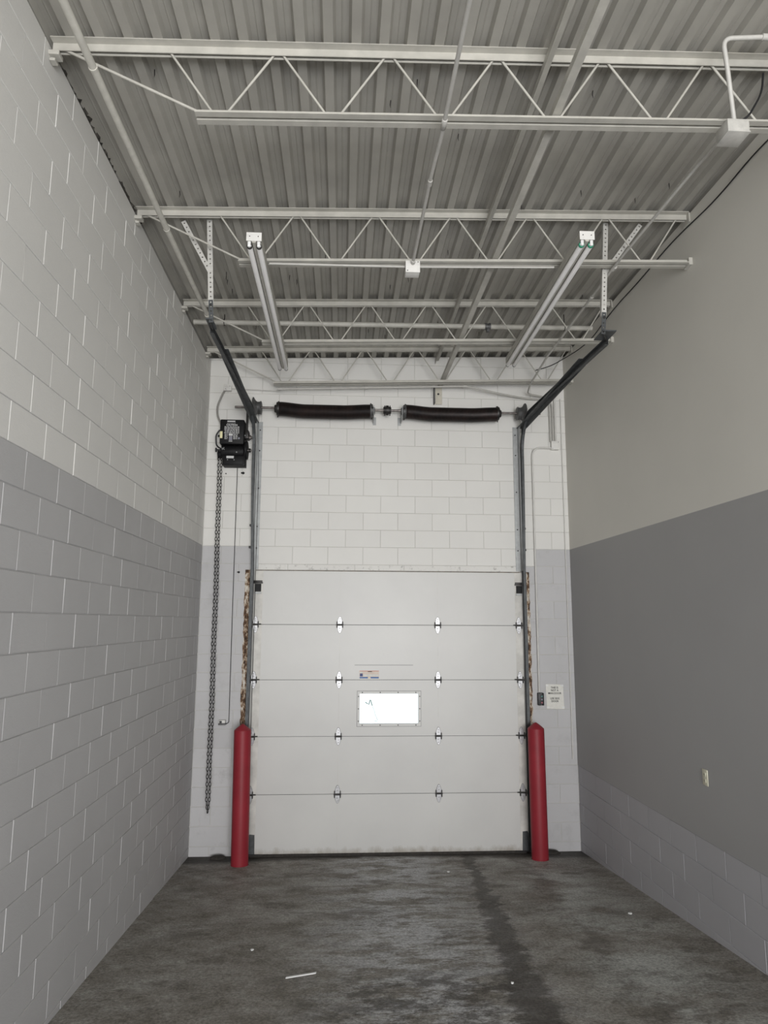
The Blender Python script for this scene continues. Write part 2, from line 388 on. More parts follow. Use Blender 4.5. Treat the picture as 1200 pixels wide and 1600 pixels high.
def cuts(u0, u1, phase, step=2*C8):
    n = math.ceil((u0-phase)/step); e = [u0]; u = phase+n*step
    while u < u1-1e-6:
        if u > u0+.03 and u < u1-.03: e.append(u)
        u += step
    e.append(u1); return list(zip(e, e[1:]))

# left wall
LT = 5.53
wl = MB().box(-.22, -.0055, YB, .3, -.6, LT-.006).box(-.32, -.16, YB, .3, -.6, 5.75)
wl = wl.build('wall_left', M_GREY, None, label='left concrete block wall painted white above grey', category='wall', kind='structure')
cells = []
for k, a, b in rows(-.13, LT):
    ph = -4.272+(0 if k % 2 == 0 else C8)      # course just above the -4 joint has index -4
    for u0, u1 in cuts(YB, 0.0, ph):
        um = (u0+u1)/2
        if b < floor_z(0, u0)-.02: continue
        cells.append((u0, u1, a, b, M_WHITE if k >= 0 else M_GREY))
wall_blocks(cells, lambda u, z: ((0, u, z), math.pi/2), wl)

# back wall with the door opening
OX0, OX1, OZ = .66, 3.64, 3.05
wb = MB()
def slab_top(x): return deck_z(x, 0)-.004
for x0, x1, zb in ((-.3, OX0, -.6), (OX0, OX1, OZ), (OX1, W0+.3, -.6)):
    poly = [(x0, .0055, zb), (x1, .0055, zb), (x1, .0055, slab_top(x1)), (x0, .0055, slab_top(x0))]
    wb.prism(poly, (0, .0055, 0), (0, .30, 0))
wb.box(-.3, W0+.3, .17, .30, 5.4, 5.95)
wb = wb.build('wall_back', M_JOINT, None, label='end wall of painted concrete blocks around the loading door', category='wall', kind='structure')
cells = []
for k, a, b in rows(-.13, ZP+11*C8):
    ph = (.826 if k % 2 == 0 else 1.029)
    m = M_WHITE if k >= 0 else M_BACKGREY
    
    if a >= ZP-C8-1e-6:
        for u0, u1 in cuts(0, W0, ph): cells.append((u0, u1, a, b, m if not (k == -1 and .6 < (u0+u1)/2 < 3.7) else M_WHITE))
    else:
        if k == -2:      # course the lintel sits in
            pass
        for u0, u1 in cuts(0, .60, ph)+cuts(3.70, W0, ph): cells.append((u0, u1, a, b, M_WORN_LIT if k <= -12 and u1 < 1 else m))
top = ZP+11*C8
for u0, u1 in cuts(0, W0, .826): cells.append((u0, u1, top, slab_top(u0)-.002, M_WHITE))
wall_blocks(cells, lambda u, z: ((u, 0, z), 0), wb)
# cracked half-height course over the door
for u0, u1 in ((.64, .98), (.98, 1.75), (1.75, 2.32), (2.32, 3.66)):
    o = obj('lintel_block', block_mesh(u1-u0, ZP-C8-OZ, M_FLAKE), wb); o.location = ((u0+u1)/2, -.002, (ZP-C8+OZ)/2)
MB().box(.62, 3.68, -.010, .2, OZ-.016, OZ-.001).build('lintel_angle', M_LINT, wb, label='rust-edged steel lintel over the door')

# right wall: smooth painted upper part, bare block courses near the floor
ZL = ZP-12*C8; RTOP = 5.69
def rw_slab(z0, z1, proud):
    q = [(rwx(.3)-proud, .3), (rwx(YB)-proud, YB), (rwx(YB)+.25, YB), (rwx(.3)+.25, .3)]
    return MB().prism([(x, y, z0) for x, y in q], (0, 0, z0), (0, 0, z1))
wr = rw_slab(-.6, RTOP-.1, -.0055); w2 = rw_slab(-.6, 5.95, -.14); wr.add(w2.v, w2.f)
wr = wr.build('wall_right', M_RBLOCK, None, label='right wall, smooth white paint above grey with block courses at the foot', category='wall', kind='structure')
rw_slab(ZL, ZP, .004).build('wall_facing', M_PLASTER_G, wr, label='smooth dark grey painted facing')
rw_slab(ZP, RTOP, .004).build('wall_facing', M_PLASTER_W, wr, label='smooth off-white painted facing')
cells = []
for k, a, b in rows(-.13, ZL):
    for u0, u1 in cuts(YB, 0.0, -.33+(0 if k % 2 == 0 else C8)):
        if b < floor_z(4.3, u0)-.02: continue
        cells.append((u0, u1, a, b, M_RBLOCK))
wall_blocks(cells, lambda u, z: ((rwx(u), u, z), -math.pi/2+SPA), wr)

# ------------------------------------------------------------------ ceiling: fluted steel deck
rp = [(-.3, YB-.2), (W0+.4, YB-.2), (W0+.4, .5), (-.3, .5)]
ce = MB().add([(x, y, deck_z(x, y)+.046) for x, y in rp]+[(x, y, deck_z(x, y)+.14) for x, y in rp], [(0, 1, 2, 3), (7, 6, 5, 4), (0, 4, 5, 1), (1, 5, 6, 2), (2, 6, 7, 3), (3, 7, 4, 0)])
ce = ce.build('ceiling', M_DECK_TOP, None, label='fluted white steel roof deck on open joists', category='ceiling', kind='structure')
PIT = .1524; PH = .732
def deck_sheet(i0, n):
    prof = []
    for i in range(i0, i0+n):
        c = PH+i*PIT
        prof += [(c-.026, 0), (c+.026, 0), (c+.041, .038), (c+PIT/2-.006, .038), (c+PIT/2, .034), (c+PIT/2+.006, .038), (c+PIT-.041, .038)]
    prof.append((PH+(i0+n)*PIT-.026, 0))
    mb = MB(); m = len(prof); yy = [.30, -2.4, -5.2, YB]
    for y in yy: mb.v += [(x, y, deck_z(x, y)+h) for x, h in prof]
    for y in yy: mb.v += [(x, y, deck_z(x, y)+h+.0015) for x, h in prof]
    for t, o in ((0, 0), (1, len(yy)*m)):
        for j in range(len(yy)-1):
            for k in range(m-1):
                q = (o+j*m+k, o+j*m+k+1, o+(j+1)*m+k+1, o+(j+1)*m+k)
                mb.f.append(q if t == 0 else q[::-1])
    return mb
for s in range(6):
    deck_sheet(-7+s*6, 6).build('deck_panel', M_DECK, ce)
# screw tips poking through the deck
for i in range(46):
    fx = PH+PIT*(random.randint(-3, 22)+.5)+random.uniform(-.03, .03); fy = random.choice([random.uniform(-4.5, -.4), random.uniform(-3.0, -.4)])
    if fx > 4.15: continue
    z = deck_z(fx, fy)+.038
    MB().tube([(fx, fy, z), (fx+random.uniform(-.004, .004), fy, z-.03), (fx, fy, z-.052)], [.003, .003, .0008], 5).build('roof_screw', M_DARKST, ce)
# dark crumbling filler along the top of the left wall
mb = MB(); pv = []
ycur = -4.4
n = 60
for i in range(n+1):
    y = -4.45+i*(1.55/n)
    h = .012+.03*random.random()*(1 if .15 < i/n < .85 else .3)
    pv += [(-.05, y, LT-.003), (-.012+random.uniform(-.006, .010), y, LT-.003+h*.3), (-.006+random.uniform(-.01, .022), y, LT+h), (-.05, y, LT+h+.01)]
mb.add(pv, [(i*4+k, i*4+(k+1) % 4, (i+1)*4+(k+1) % 4, (i+1)*4+k) for i in range(n) for k in range(4)]+[(0, 1, 2, 3), (n*4+3, n*4+2, n*4+1, n*4)])
mb.build('crumbling_filler', M_FILL, None, 30, label='dark crumbling filler along the top edge of the left wall', category='filler', kind='stuff')

# ------------------------------------------------------------------ open web joists
def angle_pair_side(y0, sgn, xa, xb, zf, leg, top, t=.0055, gap=.011):
    """one angle of a chord: vertical leg against the centre, flange pointing away"""
    mb = MB(); a, b = y0+sgn*gap, y0+sgn*(gap+leg)
    def seg(y1, y2, h0, h1):
        ya, yb = min(y1, y2), max(y1, y2)
        q = [(x, y, zf(x, y0)+h) for x in (xa, xb) for y in (ya, yb) for h in (h0, h1)]
        mb.add(q, [(0, 1, 3, 2), (4, 6, 7, 5), (0, 4, 5, 1), (2, 3, 7, 6), (0, 2, 6, 4), (1, 5, 7, 3)])
    if top: seg(a, b, -t, -.001); seg(a, a+sgn*t, -leg, -t)
    else: seg(a, b, 0, t); seg(a, a+sgn*t, t, leg)
    return mb
def joist(y, label):
    r = empty('roof_joist', (0, y, 5.4), label=label, category='joist', group='open web roof joists')
    xr = rwx(y)-.012
    for sg in (-1, 1): angle_pair_side(y, sg, .015, xr, deck_z, .048, True).build('top_chord_angle', M_STEEL_W, r)
    for sg in (-1, 1): angle_pair_side(y, sg, .79, xr-.02, chord_z, .038, False).build('bottom_chord_angle', M_STEEL_W, r)
    zt = lambda x: deck_z(x, y)-.03; zb = lambda x: chord_z(x, y)+.018
    pts = [(.07, 1), (.86, 0)]
    x = .61
    seq = [(.07, zt(.07)), (.84, zb(.84))]
    MB().tube([(seq[0][0], y, seq[0][1]), (seq[1][0], y, seq[1][1])], .0078, 8).build('web_rod', M_STEEL_W, r, 60)
    tops = [.61+.61*i for i in range(6)]
    for i, tx in enumerate(tops):
        a, b = tx+.022, tx+.61/2-.028
        MB().tube([(a, y, zt(a)), (b, y, zb(b))], .0068, 8).build('web_rod', M_STEEL_W, r, 60)
        a, b = tx+.61/2+.028, min(tx+.61-.022, 4.24)
        MB().tube([(a, y, zb(a)), (b, y, zt(b))], .0068, 8).build('web_rod', M_STEEL_W, r, 60)
    # bearing seat on the left wall and end clip on the right
    z = deck_z(0, y)
    MB().bbox(-.02, .055, y-.03, y+.03, z-.080, z-.054, .004).bbox(.004, .034, y-.022, y+.022, z-.112, z-.096, .003).box(.006, .012, y-.004, y+.004, z-.097, z-.079).build('bearing_seat', M_STEEL_W, r)
    z = deck_z(xr, y)
    MB().bbox(xr-.002, xr+.010, y-.055, y+.055, z-.085, z-.006, .003).build('end_clip', M_STEEL_W, r)
    if y > -4: 
        z = chord_z(xr, y); MB().bbox(xr-.020, xr+.010, y-.045, y+.045, z-.015, z+.045, .003).build('end_clip', M_STEEL_W, r)
    return r
joist(-4.6, 'white open web joist nearest the front, with the conduit box on its bottom chord')
joist(-3.05, 'white open web joist holding the near ends of both strip lights')
joist(-1.5, 'white open web joist crossing above the middle of both strip lights')
joist(-.30, 'white open web joist tight against the end wall above the springs')
# bridging angles running along the bay
def bridging(x, zoff, zf, label, y0, y1, flip):
    z0, z1 = zf(x, y0)+zoff, zf(x, y1)+zoff; t = .005; l = .045
    prof = [(0, 0), (l, 0), (l, t), (t, t), (t, l), (0, l)]
    if flip: prof = [(a, -b) for a, b in prof]
    a = [(x+p, y0, z0+q) for p, q in prof]; b = [(x+p, y1, z1+q) for p, q in prof]; n = 6
    MB().add(a+b, [tuple(range(n)), tuple(range(2*n-1, n-1, -1))]+[(i, (i+1) % n, n+(i+1) % n, n+i) for i in range(n)]).build('bridging_angle', M_STEEL_W, None, label=label, category='bridging')
bridging(2.74, .046, chord_z, 'lower white bridging angle resting on the joist bottom chords', YB, -.02, False)
bridging(2.70, -.052, deck_z, 'upper white bridging angle running under the joist top chords', YB, -.02, True)

# ------------------------------------------------------------------ pipes and conduits overhead
def pipe(name, pts, r, m, label, category, couplings=(), group=None, n=10, round_r=.06):
    P = arc_path(pts, round_r) if len(pts) > 2 else pts
    if not couplings:
        return MB().tube(P, r, n).build(name, m, None, 50, label=label, category=category, group=group)
    rt = empty(name, pts[0], label=label, category=category, group=group)
    MB().tube(P, r, n).build('pipe_run', m, rt, 50)
    for p, ax, ln, rr in couplings:
        a = Vector(p)-Vector(ax)*ln/2; b = Vector(p)+Vector(ax)*ln/2
        MB().tube([a, a+(b-a)*.02, b-(b-a)*.02, b], [rr*.9, rr, rr, rr*.9], 14).build('coupling', m, rt, 50)
    return rt
pipe('heater_pipe', [(.285, YB, 5.30), (.285, -4.75, 5.30), (.285, -3.2, 5.315), (.285, -1.66, 5.36)], .021, M_PIPE, 'thick cream pipe running along the top of the left wall', 'pipe',
     [((.285, -4.74, 5.30), (0, 1, .0), .012, .0235), ((.285, -3.22, 5.315), (0, 1, 0), .012, .0235), ((.285, -1.68, 5.36), (0, 1, 0), .03, .026)])
pipe('ceiling_conduit', [(2.145, YB, 5.135), (2.125, -4.55, 5.135), (2.112, -4.2, 5.135), (2.105, -3.19, 5.13)], .0115, M_COND, 'white conduit along the middle of the ceiling into the square box', 'conduit',
     [((2.126, -4.66, 5.135), (0, 1, 0), .07, .0155), ((2.113, -4.15, 5.135), (0, 1, 0), .05, .015), ((2.105, -3.215, 5.13), (0, 1, 0), .04, .017)])
pipe('light_feed_conduit', [(1.03, -3.135, 5.118), (2.06, -3.135, 5.13), ], .0085, M_COND, 'thin white conduit from the left strip light to the square ceiling box', 'conduit')
pipe('light_feed_conduit', [(2.15, -3.135, 5.133), (3.20, -3.135, 5.168)], .0085, M_COND, 'thin white conduit from the square ceiling box to the right strip light', 'conduit')
def jbox(name, x0, x1, y0, y1, z0, z1, label, screws, m=M_BOXW, extra=None):
    r = empty(name, ((x0+x1)/2, (y0+y1)/2, z0), label=label, category='box')
    MB().bbox(x0, x1, y0, y1, z0, z1, .003).build('box_body', m, r, 40)
    MB().bbox(x0-.002, x1+.002, y0-.003, y0+.001, z0-.002, z1+.002, .001).build('cover', m, r, 40)
    for sx, sz in screws:
        MB().lathe([(0, .004), (-.002, .004), (-.003, .002)], (x0+(x1-x0)*sx, y0-.003, z0+(z1-z0)*sz), 'Y', 8).build('screw', M_DARKST, r)
    return r
jbox('junction_box', 2.053, 2.157, -3.19, -3.10, 5.06, 5.150, 'white square conduit box under the ceiling between the strip lights', ((.12, .12), (.88, .9)))
# box on the front joist with elbow conduit
r = empty('junction_box', (3.70, -4.7, 5.08), label='white conduit box with chipped paint on the front joist at the right', category='box')
MB().bbox(3.635, 3.755, -4.79, -4.67, 5.075, 5.145, .003).build('box_body', M_BOXC, r, 40)
MB().bbox(3.632, 3.758, -4.793, -4.667, 5.068, 5.074, .002).build('cover', M_BOXC, r, 40)
MB().lathe([(0, .018), (.02, .018), (.024, .022), (.034, .022), (.036, .012)], (3.73, -4.70, 5.143), 'Z', 14).build('connector', M_CAST, r, 40)
MB().lathe([(0, .024), (.012, .024), (.022, .018), (.026, .006)], (3.675, -4.70, 5.143), 'Z', 16).build('knockout_cap', M_PLASTICW, r, 40)
pipe('elbow_conduit', [(3.73, -4.70, 5.17), (3.63, -4.83, 5.46), (3.60, -4.86, 5.56), (4.36, -4.90, 5.60)], .0125, M_COND, 'white elbow conduit rising from the box on the front joist', 'conduit',
     [((3.84, -4.873, 5.571), (1, 0, 0), .06, .017)], round_r=.10)
pipe('right_conduit', [(3.74, -4.67, 5.20), (3.735, -4.3, 5.225), (3.70, -3.2, 5.225), (3.715, -1.2, 5.215), (3.755, -.42, 5.20), (3.80, -.13, 5.185), (4.06, -.05, 5.175), (4.095, -.03, 5.12), (4.095, -.03, 4.625)], .0105, M_COND,
     'long white conduit down the right side of the ceiling to the wall box', 'conduit', [((3.71, -3.05, 5.225), (0, 1, 0), .05, .015), ((3.705, -2.55, 5.22), (0, 1, 0), .05, .0145)], round_r=.07)
# pipe hung behind the third joist
r = empty('hung_pipe', (.2, -1.2, 5.5), label='grey-white pipe hung on rods behind the middle joists', category='pipe')
MB().tube([(.05, -1.2, 5.500), (4.22, -1.2, 5.560)], .026, 12).build('pipe_run', M_STEEL_W, r, 50)
for x in (.36, 3.92):
    zz = 5.500+.060*(x-.05)/4.17
    MB().tube([(x, -1.2, zz+.026), (x, -1.2, deck_z(x, -1.2)+.002)], .005, 6).build('hanger_rod', M_DARKST, r, 50)
    MB().tube([(x, -1.2+.032*math.cos(a), zz+.032*math.sin(a)) for a in [2*math.pi*i/16 for i in range(16)]], .004, 6, closed=True).build('hanger_ring', M_DARKST, r, 50)
zz = 5.562
MB().lathe([(-.03, .030), (-.028, .036), (-.008, .036), (-.008, .031), (.008, .031), (.008, .036), (.028, .036), (.03, .030)], (3.10, -1.2, 5.544), 'X', 16).bbox(3.085, 3.115, -1.225, -1.175, 5.486, 5.516, .003).build('pipe_clamp', M_CAST, r, 40)
# conduit along the last joist
pipe('joist_conduit', [(.82, -.235, 5.135), (3.05, -.235, 5.225), (3.45, -.16, 5.17), (3.78, -.05, 5.155), (4.08, -.03, 5.15), (4.128, -.03, 5.09), (4.128, -.03, 4.625)], .0105, M_COND, 'white conduit below the last joist that drops to the right wall box', 'conduit',
     [((1.86, -.235, 5.177), (1, 0, .04), .035, .016), ((3.02, -.235, 5.224), (1, 0, .04), .035, .016), ((.86, -.235, 5.137), (1, 0, .04), .05, .016)], round_r=.09)
pipe('corner_conduit', [(rwx(-.15)-.03, -.16, 5.34), (rwx(-.1)-.035, -.07, 5.315), (4.20, -.03, 5.27), (4.160, -.03, 5.17), (4.160, -.03, 4.625)], .0115, M_CONDW, 'white conduit bending out of the right corner down to the wall box', 'conduit', round_r=.07,
     couplings=[((rwx(-.15)-.03, -.15, 5.338), (0, 1, -.2), .06, .017)])
jbox('conduit_box', 4.098, 4.190, -.062, -.001, 4.525, 4.625, 'white square conduit box high on the end wall right of the door', ((.12, .1), (.9, .88)))
pipe('control_conduit', [(4.10, -.03, 4.548), (3.865, -.03, 4.548), (3.868, -.022, 1.685)], .0105, M_CONDW, 'white conduit bending down from the wall box to the push buttons', 'conduit', round_r=.16)
pipe('surface_conduit', [(4.235, -.016, 5.17), (4.233, -.014, .95)], .006, M_CONDW, 'thin painted conduit close to the right corner of the end wall', 'conduit')
pipe('draped_cable', [(4.42, -5.2, 5.60), (4.32, -4.45, 5.52), (rwx(-4.0)-.015, -4.0, 5.585), (rwx(-3.5)-.012, -3.5, 5.555), (rwx(-2.8)-.012, -2.8, 5.615), (rwx(-2.2)-.012, -2.2, 5.585), (rwx(-1.6)-.012, -1.6, 5.60), (rwx(-.9)-.03, -.9, 5.50), (4.0, -.45, 5.42), (3.86, -.30, 5.42)], .0055, M_CABLE,
     'black cable draped along the top of the right wall', 'cable', round_r=.3, n=6)
pipe('box_cable', [(3.735, -4.705, 5.18), (3.80, -4.72, 5.22), (3.93, -4.66, 5.42), (3.99, -4.6, 5.60)], .006, M_CABLE, 'short dark cable rising from the conduit box on the front joist', 'cable', round_r=.1, n=6)

# ------------------------------------------------------------------ fluorescent strip lights (switched off)
def strip_light(x0, x1, ya, yb, z, ring, label):
    r = empty('strip_light', ((x0+x1)/2, (ya+yb)/2, z), label=label, category='light', group='twin tube strip lights')
    L = yb-ya; a = math.atan2(x1-x0, L)
    def xf(mb):
        mb.v = [(x0+vx*math.cos(a)+vy*math.sin(a), ya+vy*math.cos(a)-vx*math.sin(a), z+vz) for vx, vy, vz in mb.v]; return mb
    ch = [(-.05, .0), (.05, .0), (.05, .058), (-.05, .058)]
    # channel with a raised V between the tubes
    prof = [(-.050, .004), (-.018, .004), (-.010, -.012), (.010, -.012), (.018, .004), (.050, .004), (.050, .060), (-.050, .060)]
    n = len(prof)
    mb = MB(); mb.add([(p, .004, q) for p, q in prof]+[(p, L-.004, q) for p, q in prof], [tuple(range(n)), tuple(range(2*n-1, n-1, -1))]+[(i, (i+1) % n, n+(i+1) % n, n+i) for i in range(n)])
    xf(mb).build('housing', M_STEEL_W, r)
    for y in (0, L):
        s = 1 if y == 0 else -1
        xf(MB().bbox(-.053, .053, min(y, y+s*.004), max(y, y+s*.004), .0, .064, .001)).build('end_plate', M_BOXW, r)
        for sx in (-.033, .033):
            yy = y+s*.008
            xf(MB().bbox(sx-.011, sx+.011, min(yy, yy+s*.016), max(yy, yy+s*.016), -.038, .003, .004)).build('lampholder', M_PLASTICW, r, 40)
            if y == 0: xf(MB().lathe([(0, .004), (-.002, .004), (-.0025, .002)], (sx*.9, -.0, .034), 'Y', 8)).build('screw', M_DARKST, r)
    for sx in (-.033, .033):
        t = xf(MB().lathe([(.024, .010), (.026, .017), (.034, .019), (L-.034, .019), (L-.026, .017), (L-.024, .010)], (sx, 0, -.024), 'Y', 18)).build('tube', M_TUBE, r, 40)
        xf(MB().lathe([(.025, .0135), (.0255, .0195), (.040, .0198), (.0405, .0135)], (sx, 0, -.024), 'Y', 18)).build('tube_ring', ring, t, 40)
        xf(MB().lathe([(L-.0405, .0135), (L-.040, .0198), (L-.0255, .0195), (L-.025, .0135)], (sx, 0, -.024), 'Y', 18)).build('tube_ring', M_CAST, t, 40)
    for yy in (.42, 1.97):
        xf(MB().bbox(-.02, .02, yy-.012, yy+.012, .06, .085, .002)).build('mounting_strap', M_STEEL_W, r)
    return r
strip_light(.962, .962, -3.50, -1.06, 5.085, M_DARKST, 'twin tube strip light on the left side of the ceiling')
strip_light(3.295, 3.325, -3.60, -1.22, 5.130, M_GREEN, 'twin tube strip light on the right with green tube ends')

# ------------------------------------------------------------------ loading door
DX0, DX1, DY = .625, 3.690, -.060
door = empty('door_1', (2.155, -.04, 0), label='white five-section overhead loading door with a small window', category='door', kind='structure')
H = 3.040/5
WX0, WX1, WZ0, WZ1 = 1.82, 2.48, 1.347, 1.674
secs = []
for i in range(5):
    z0, z1 = i*H+.002, (i+1)*H-.002
    mb = MB()
    def rim(x0, x1, za, zb): mb.box(x0, x1, DY, -.018, za, zb)
    if i == 2:
        rim(DX0, WX0, z0, z1); rim(WX1, DX1, z0, z1); rim(WX0, WX1, z0, WZ0); rim(WX0, WX1, WZ1, z1)
    else:
        b = .003
        mb.bbox(DX0, DX1, DY, -.018, z0, z1, .003)
    s = mb.build('door_section', M_DOOR, door); secs.append(s)
    # steel end stiles and faint centre stile seams
    for xa, xb in ((DX0, DX0+.085), (DX1-.085, DX1)):
        MB().bbox(xa-.001, xb, DY-.0015, DY+.002, z0+.001, z1-.001, .0006).build('end_stile', M_STILE, s)
    for xs_ in ((1.588, 2.702) if i != 2 else (1.588, 2.702)):
        MB().box(xs_-.0015, xs_+.0015, DY-.0004, DY+.001, z0+.004, z1-.004).build('stile_seam', M_STILE, s)
MB().box(DX0+.01, DX1-.01, -.05, -.012, .01, 3.03).box(DX0+.01, WX0-.02, -.05, -.012, .0, 0.01).v
# dark tongue behind the section joints
for i in range(1, 5):
    MB().box(DX0+.01, DX1-.01, DY+.004, -.02, i*H-.006, i*H+.006).build('joint_tongue', M_GALVD, door)
MB().bbox(DX0+.03, DX1-.02, -.062, -.012, -.045, .004, .008).build('bottom_seal', M_RUBBER, door, 40, label='black rubber bottom seal')
def hinge(x, z, dark_pin=True, sy=1.0):
    o = [(0, .092), (.009, .088), (.018, .066), (.027, .034), (.029, .012)]
    up = [(-a, b) for a, b in reversed(o)][:-1]+o
    y1 = DY-.0025
    h = MB()
    for sgn in (1, -1):
        poly = [(x+a, y1-.0035, z+sgn*b*sy) for a, b in up]
        # slightly dished leaf: raised rim toward the barrel
        h.prism(poly, (0, y1-.0035, 0), (0, y1+.0005, 0))
        h.lathe([(0, .006), (-.004, .006), (-.006, .003)], (x, y1-.0035, z+sgn*.040), 'Y', 8)
        h.lathe([(0, .005), (-.003, .005), (-.005, .002)], (x, y1-.0035, z+sgn*.066), 'Y', 8)
    hh = h.build('hinge', M_HINGE, door)
    bk = MB()
    for sgn in (1, -1): bk.prism([(x+a*1.13, y1-.0002, z+sgn*b*sy*1.04) for a, b in up], (0, y1-.0002, 0), (0, y1+.001, 0))
    bk.build('hinge_shade_outline', M_CAST, hh)  # dark rim that paints in the shade around the dished hinge edge
    pin = MB().tube([(x-.040, y1-.011, z), (x+.040, y1-.011, z)], .0085, 10)
    for sx in (-1, 1): pin.bbox(x+sx*.031-.006, x+sx*.031+.006, y1-.022, y1-.001, z-.034, z+.036, .003)
    pin.build('hinge_pin', M_DARKST, hh, 40)
    return hh
for i in range(1, 5):
    hinge(1.588, i*H); hinge(2.702, i*H)
    for x, s in ((.640, -1), (3.640, 1)):
        h = hinge(x, i*H)
        MB().tube([(x+s*.015, DY-.016, i*H+.004), (x-s*.065, DY-.016, i*H+.004)], .0065, 8).build('roller_stem', M_DARKST, h, 40)
        MB().lathe([(-.008, .012), (-.008, .02), (.008, .02), (.008, .012)], (x+s*.055, DY-.016, i*H+.004), 'X', 14).build('roller', M_CAST, h, 40)
for x, s in ((.655, -1), (3.655, 1)):      # top roller brackets
    b = MB().bbox(x-.048, x+.048, DY-.020, DY-.001, 2.905, 2.925, .003).bbox(x-.055, x+.055, DY-.030, DY-.008, 2.890, 2.905, .003).build('top_bracket', M_DARKST, door, 40, label='black top roller bracket')
    MB().bbox(x-.036, x+.036, DY-.006, DY-.001, 2.80, 2.888, .002).build('bracket_plate', M_BLACK, b)
    MB().bbox(x-.04, x+.04, DY-.012, DY-.001, 2.775, 2.797, .003).build('bracket_lip', M_GALV, b)
for x, s in ((.675, -1), (3.655, 1)):      # bottom corner brackets
    pz = [(x-.03*s, DY-.004, .20), (x+.025*s, DY-.004, .205), (x+.035*s, DY-.004, .18), (x+.035*s, DY-.004, -.005), (x-.035*s, DY-.004, -.005)]
    b = MB().prism(pz, (0, 0, 0), (0, .005, 0)).build('bottom_bracket', M_GALVD, door, label='dark steel bottom corner bracket')
    MB().tube([(x-.1*s, DY-.02, .0), (x+.04*s, DY-.02, .0)], .007, 8).build('bracket_pin', M_DARKST, b)
# window
wf = MB(); fw = .026
wf.box(WX0-fw, WX1+fw, DY-.006, DY+.002, WZ1, WZ1+fw).box(WX0-fw, WX1+fw, DY-.006, DY+.002, WZ0-fw, WZ0).box(WX0-fw, WX0, DY-.006, DY+.002, WZ0, WZ1).box(WX1, WX1+fw, DY-.006, DY+.002, WZ0, WZ1)
wf = wf.build('window_frame', M_DOOR, door, label='small window frame with dark screws')
MB().box(WX0-fw-.004, WX1+fw+.004, DY-.001, DY+.001, WZ1+fw, WZ1+fw+.004).box(WX0-fw-.004, WX1+fw+.004, DY-.001, DY+.001, WZ0-fw-.004, WZ0-fw).box(WX0-fw-.004, WX0-fw, DY-.001, DY+.001, WZ0-fw, WZ1+fw).box(WX1+fw, WX1+fw+.004, DY-.001, DY+.001, WZ0-fw, WZ1+fw).build('frame_outline', M_CAST, wf)  # thin dark outline around the window frame
MB().box(WX0-.01, WX1+.01, -.042, -.038, WZ0-.01, WZ1+.01).build('pane', M_PANE, wf, label='clear plastic pane blown out by daylight')
for i in range(4):
    for z in (WZ0-fw/2, WZ1+fw/2):
        MB().lathe([(0, .0066), (-.002, .0066), (-.003, .003)], (WX0+.03+i*(WX1-WX0-.06)/3, DY-.006, z), 'Y', 8).build('screw', M_DARKST, wf)
for z in (WZ0+.03, (WZ0+WZ1)/2, WZ1-.03):
    for x in (WX0-fw/2, WX1+fw/2):
        MB().lathe([(0, .0066), (-.002, .0066), (-.003, .003)], (x, DY-.006, z), 'Y', 8).build('screw', M_DARKST, wf)
sc = MB().tube([(1.885, -.044, 1.580), (1.905, -.044, 1.566), (1.925, -.044, 1.555), (1.938, -.044, 1.605), (1.945, -.044, 1.60), (1.962, -.044, 1.540)], .0042, 5)
sc.build('marker_scribble', M_SCRATCH, wf, label='green zigzag scrawl on the pane')
sc = MB()
for i in range(9):
    a = (1.968+i*.0062, -.044, 1.53-i*.0165); sc.tube([a, (a[0]+random.uniform(-.008, .008), -.044, a[2]-.012)], .0022, 4)
sc.tube([(1.99, -.044, 1.375), (2.02, -.044, 1.372)], .002, 4)
sc.build('marker_scribble', M_SCRATCH, wf, label='faint green marks trailing down the pane')
# warning label above the window
lx0, lx1, lz0, lz1 = 1.815, 2.035, 1.838, 1.924
lb = MB().box(lx0, lx1, DY-.0022, DY-.0005, lz0, lz1).build('warning_label', M_PEACH, door, label='small printed warning label with red heading and blue strip')
def lq(name, m, a, b, c, d): MB().box(lx0+(lx1-lx0)*a, lx0+(lx1-lx0)*b, DY-.0026, DY-.0022, lz0+(lz1-lz0)*c, lz0+(lz1-lz0)*d).build(name, m, lb)
lq('label_heading', M_ORANGE, .0, 1, .92, 1); lq('label_heading_text', M_INK, .42, .64, .86, .94); lq('label_text_band', M_PAPER, .2, .97, .30, .55); lq('label_picture', M_NAVY, .02, .17, .28, .66); lq('label_symbol', M_PAPER, .03, .16, .70, .90)
lq('label_strip', M_BLUE, .01, .43, .03, .22); lq('label_strip', M_BLUE, .57, .99, .03, .22); lq('label_dot', M_YEL, .47, .53, .08, .18)
lb2 = MB().box(1.76, 2.42, DY-.0012, DY-.0004, 1.985, 1.989).build('scuff_line', M_GALVD, door, label='thin dark scuff above the window')

# flaking steel jambs
for i, (x0, x1) in enumerate(((.500, .562), (3.742, 3.792))):
    mb = MB(); n = 70; pv = []
    for k in range(n+1):
        z = -.02+3.07*k/n
        e = (random.uniform(-.006, .006) if z < 2.75 else 0); d = random.uniform(.004, .014)
        pv += [(x0+(e if i == 0 else 0), .002, z), (x0+(e if i == 0 else 0), -d, z), ((x0+x1)/2, -random.uniform(.008, .02), z), (x1+(e if i else 0), -d, z), (x1+(e if i else 0), .002, z)]
    mb.add(pv, [(k*5+j, k*5+j+1, (k+1)*5+j+1, (k+1)*5+j) for k in range(n) for j in range(4)])
    mb.build(f'trim_{i+1}', M_RUST, None, None, label=('peeling rusty steel jamb left of the door track', 'peeling rusty steel jamb right of the door track')[i], category='jamb', kind='structure')

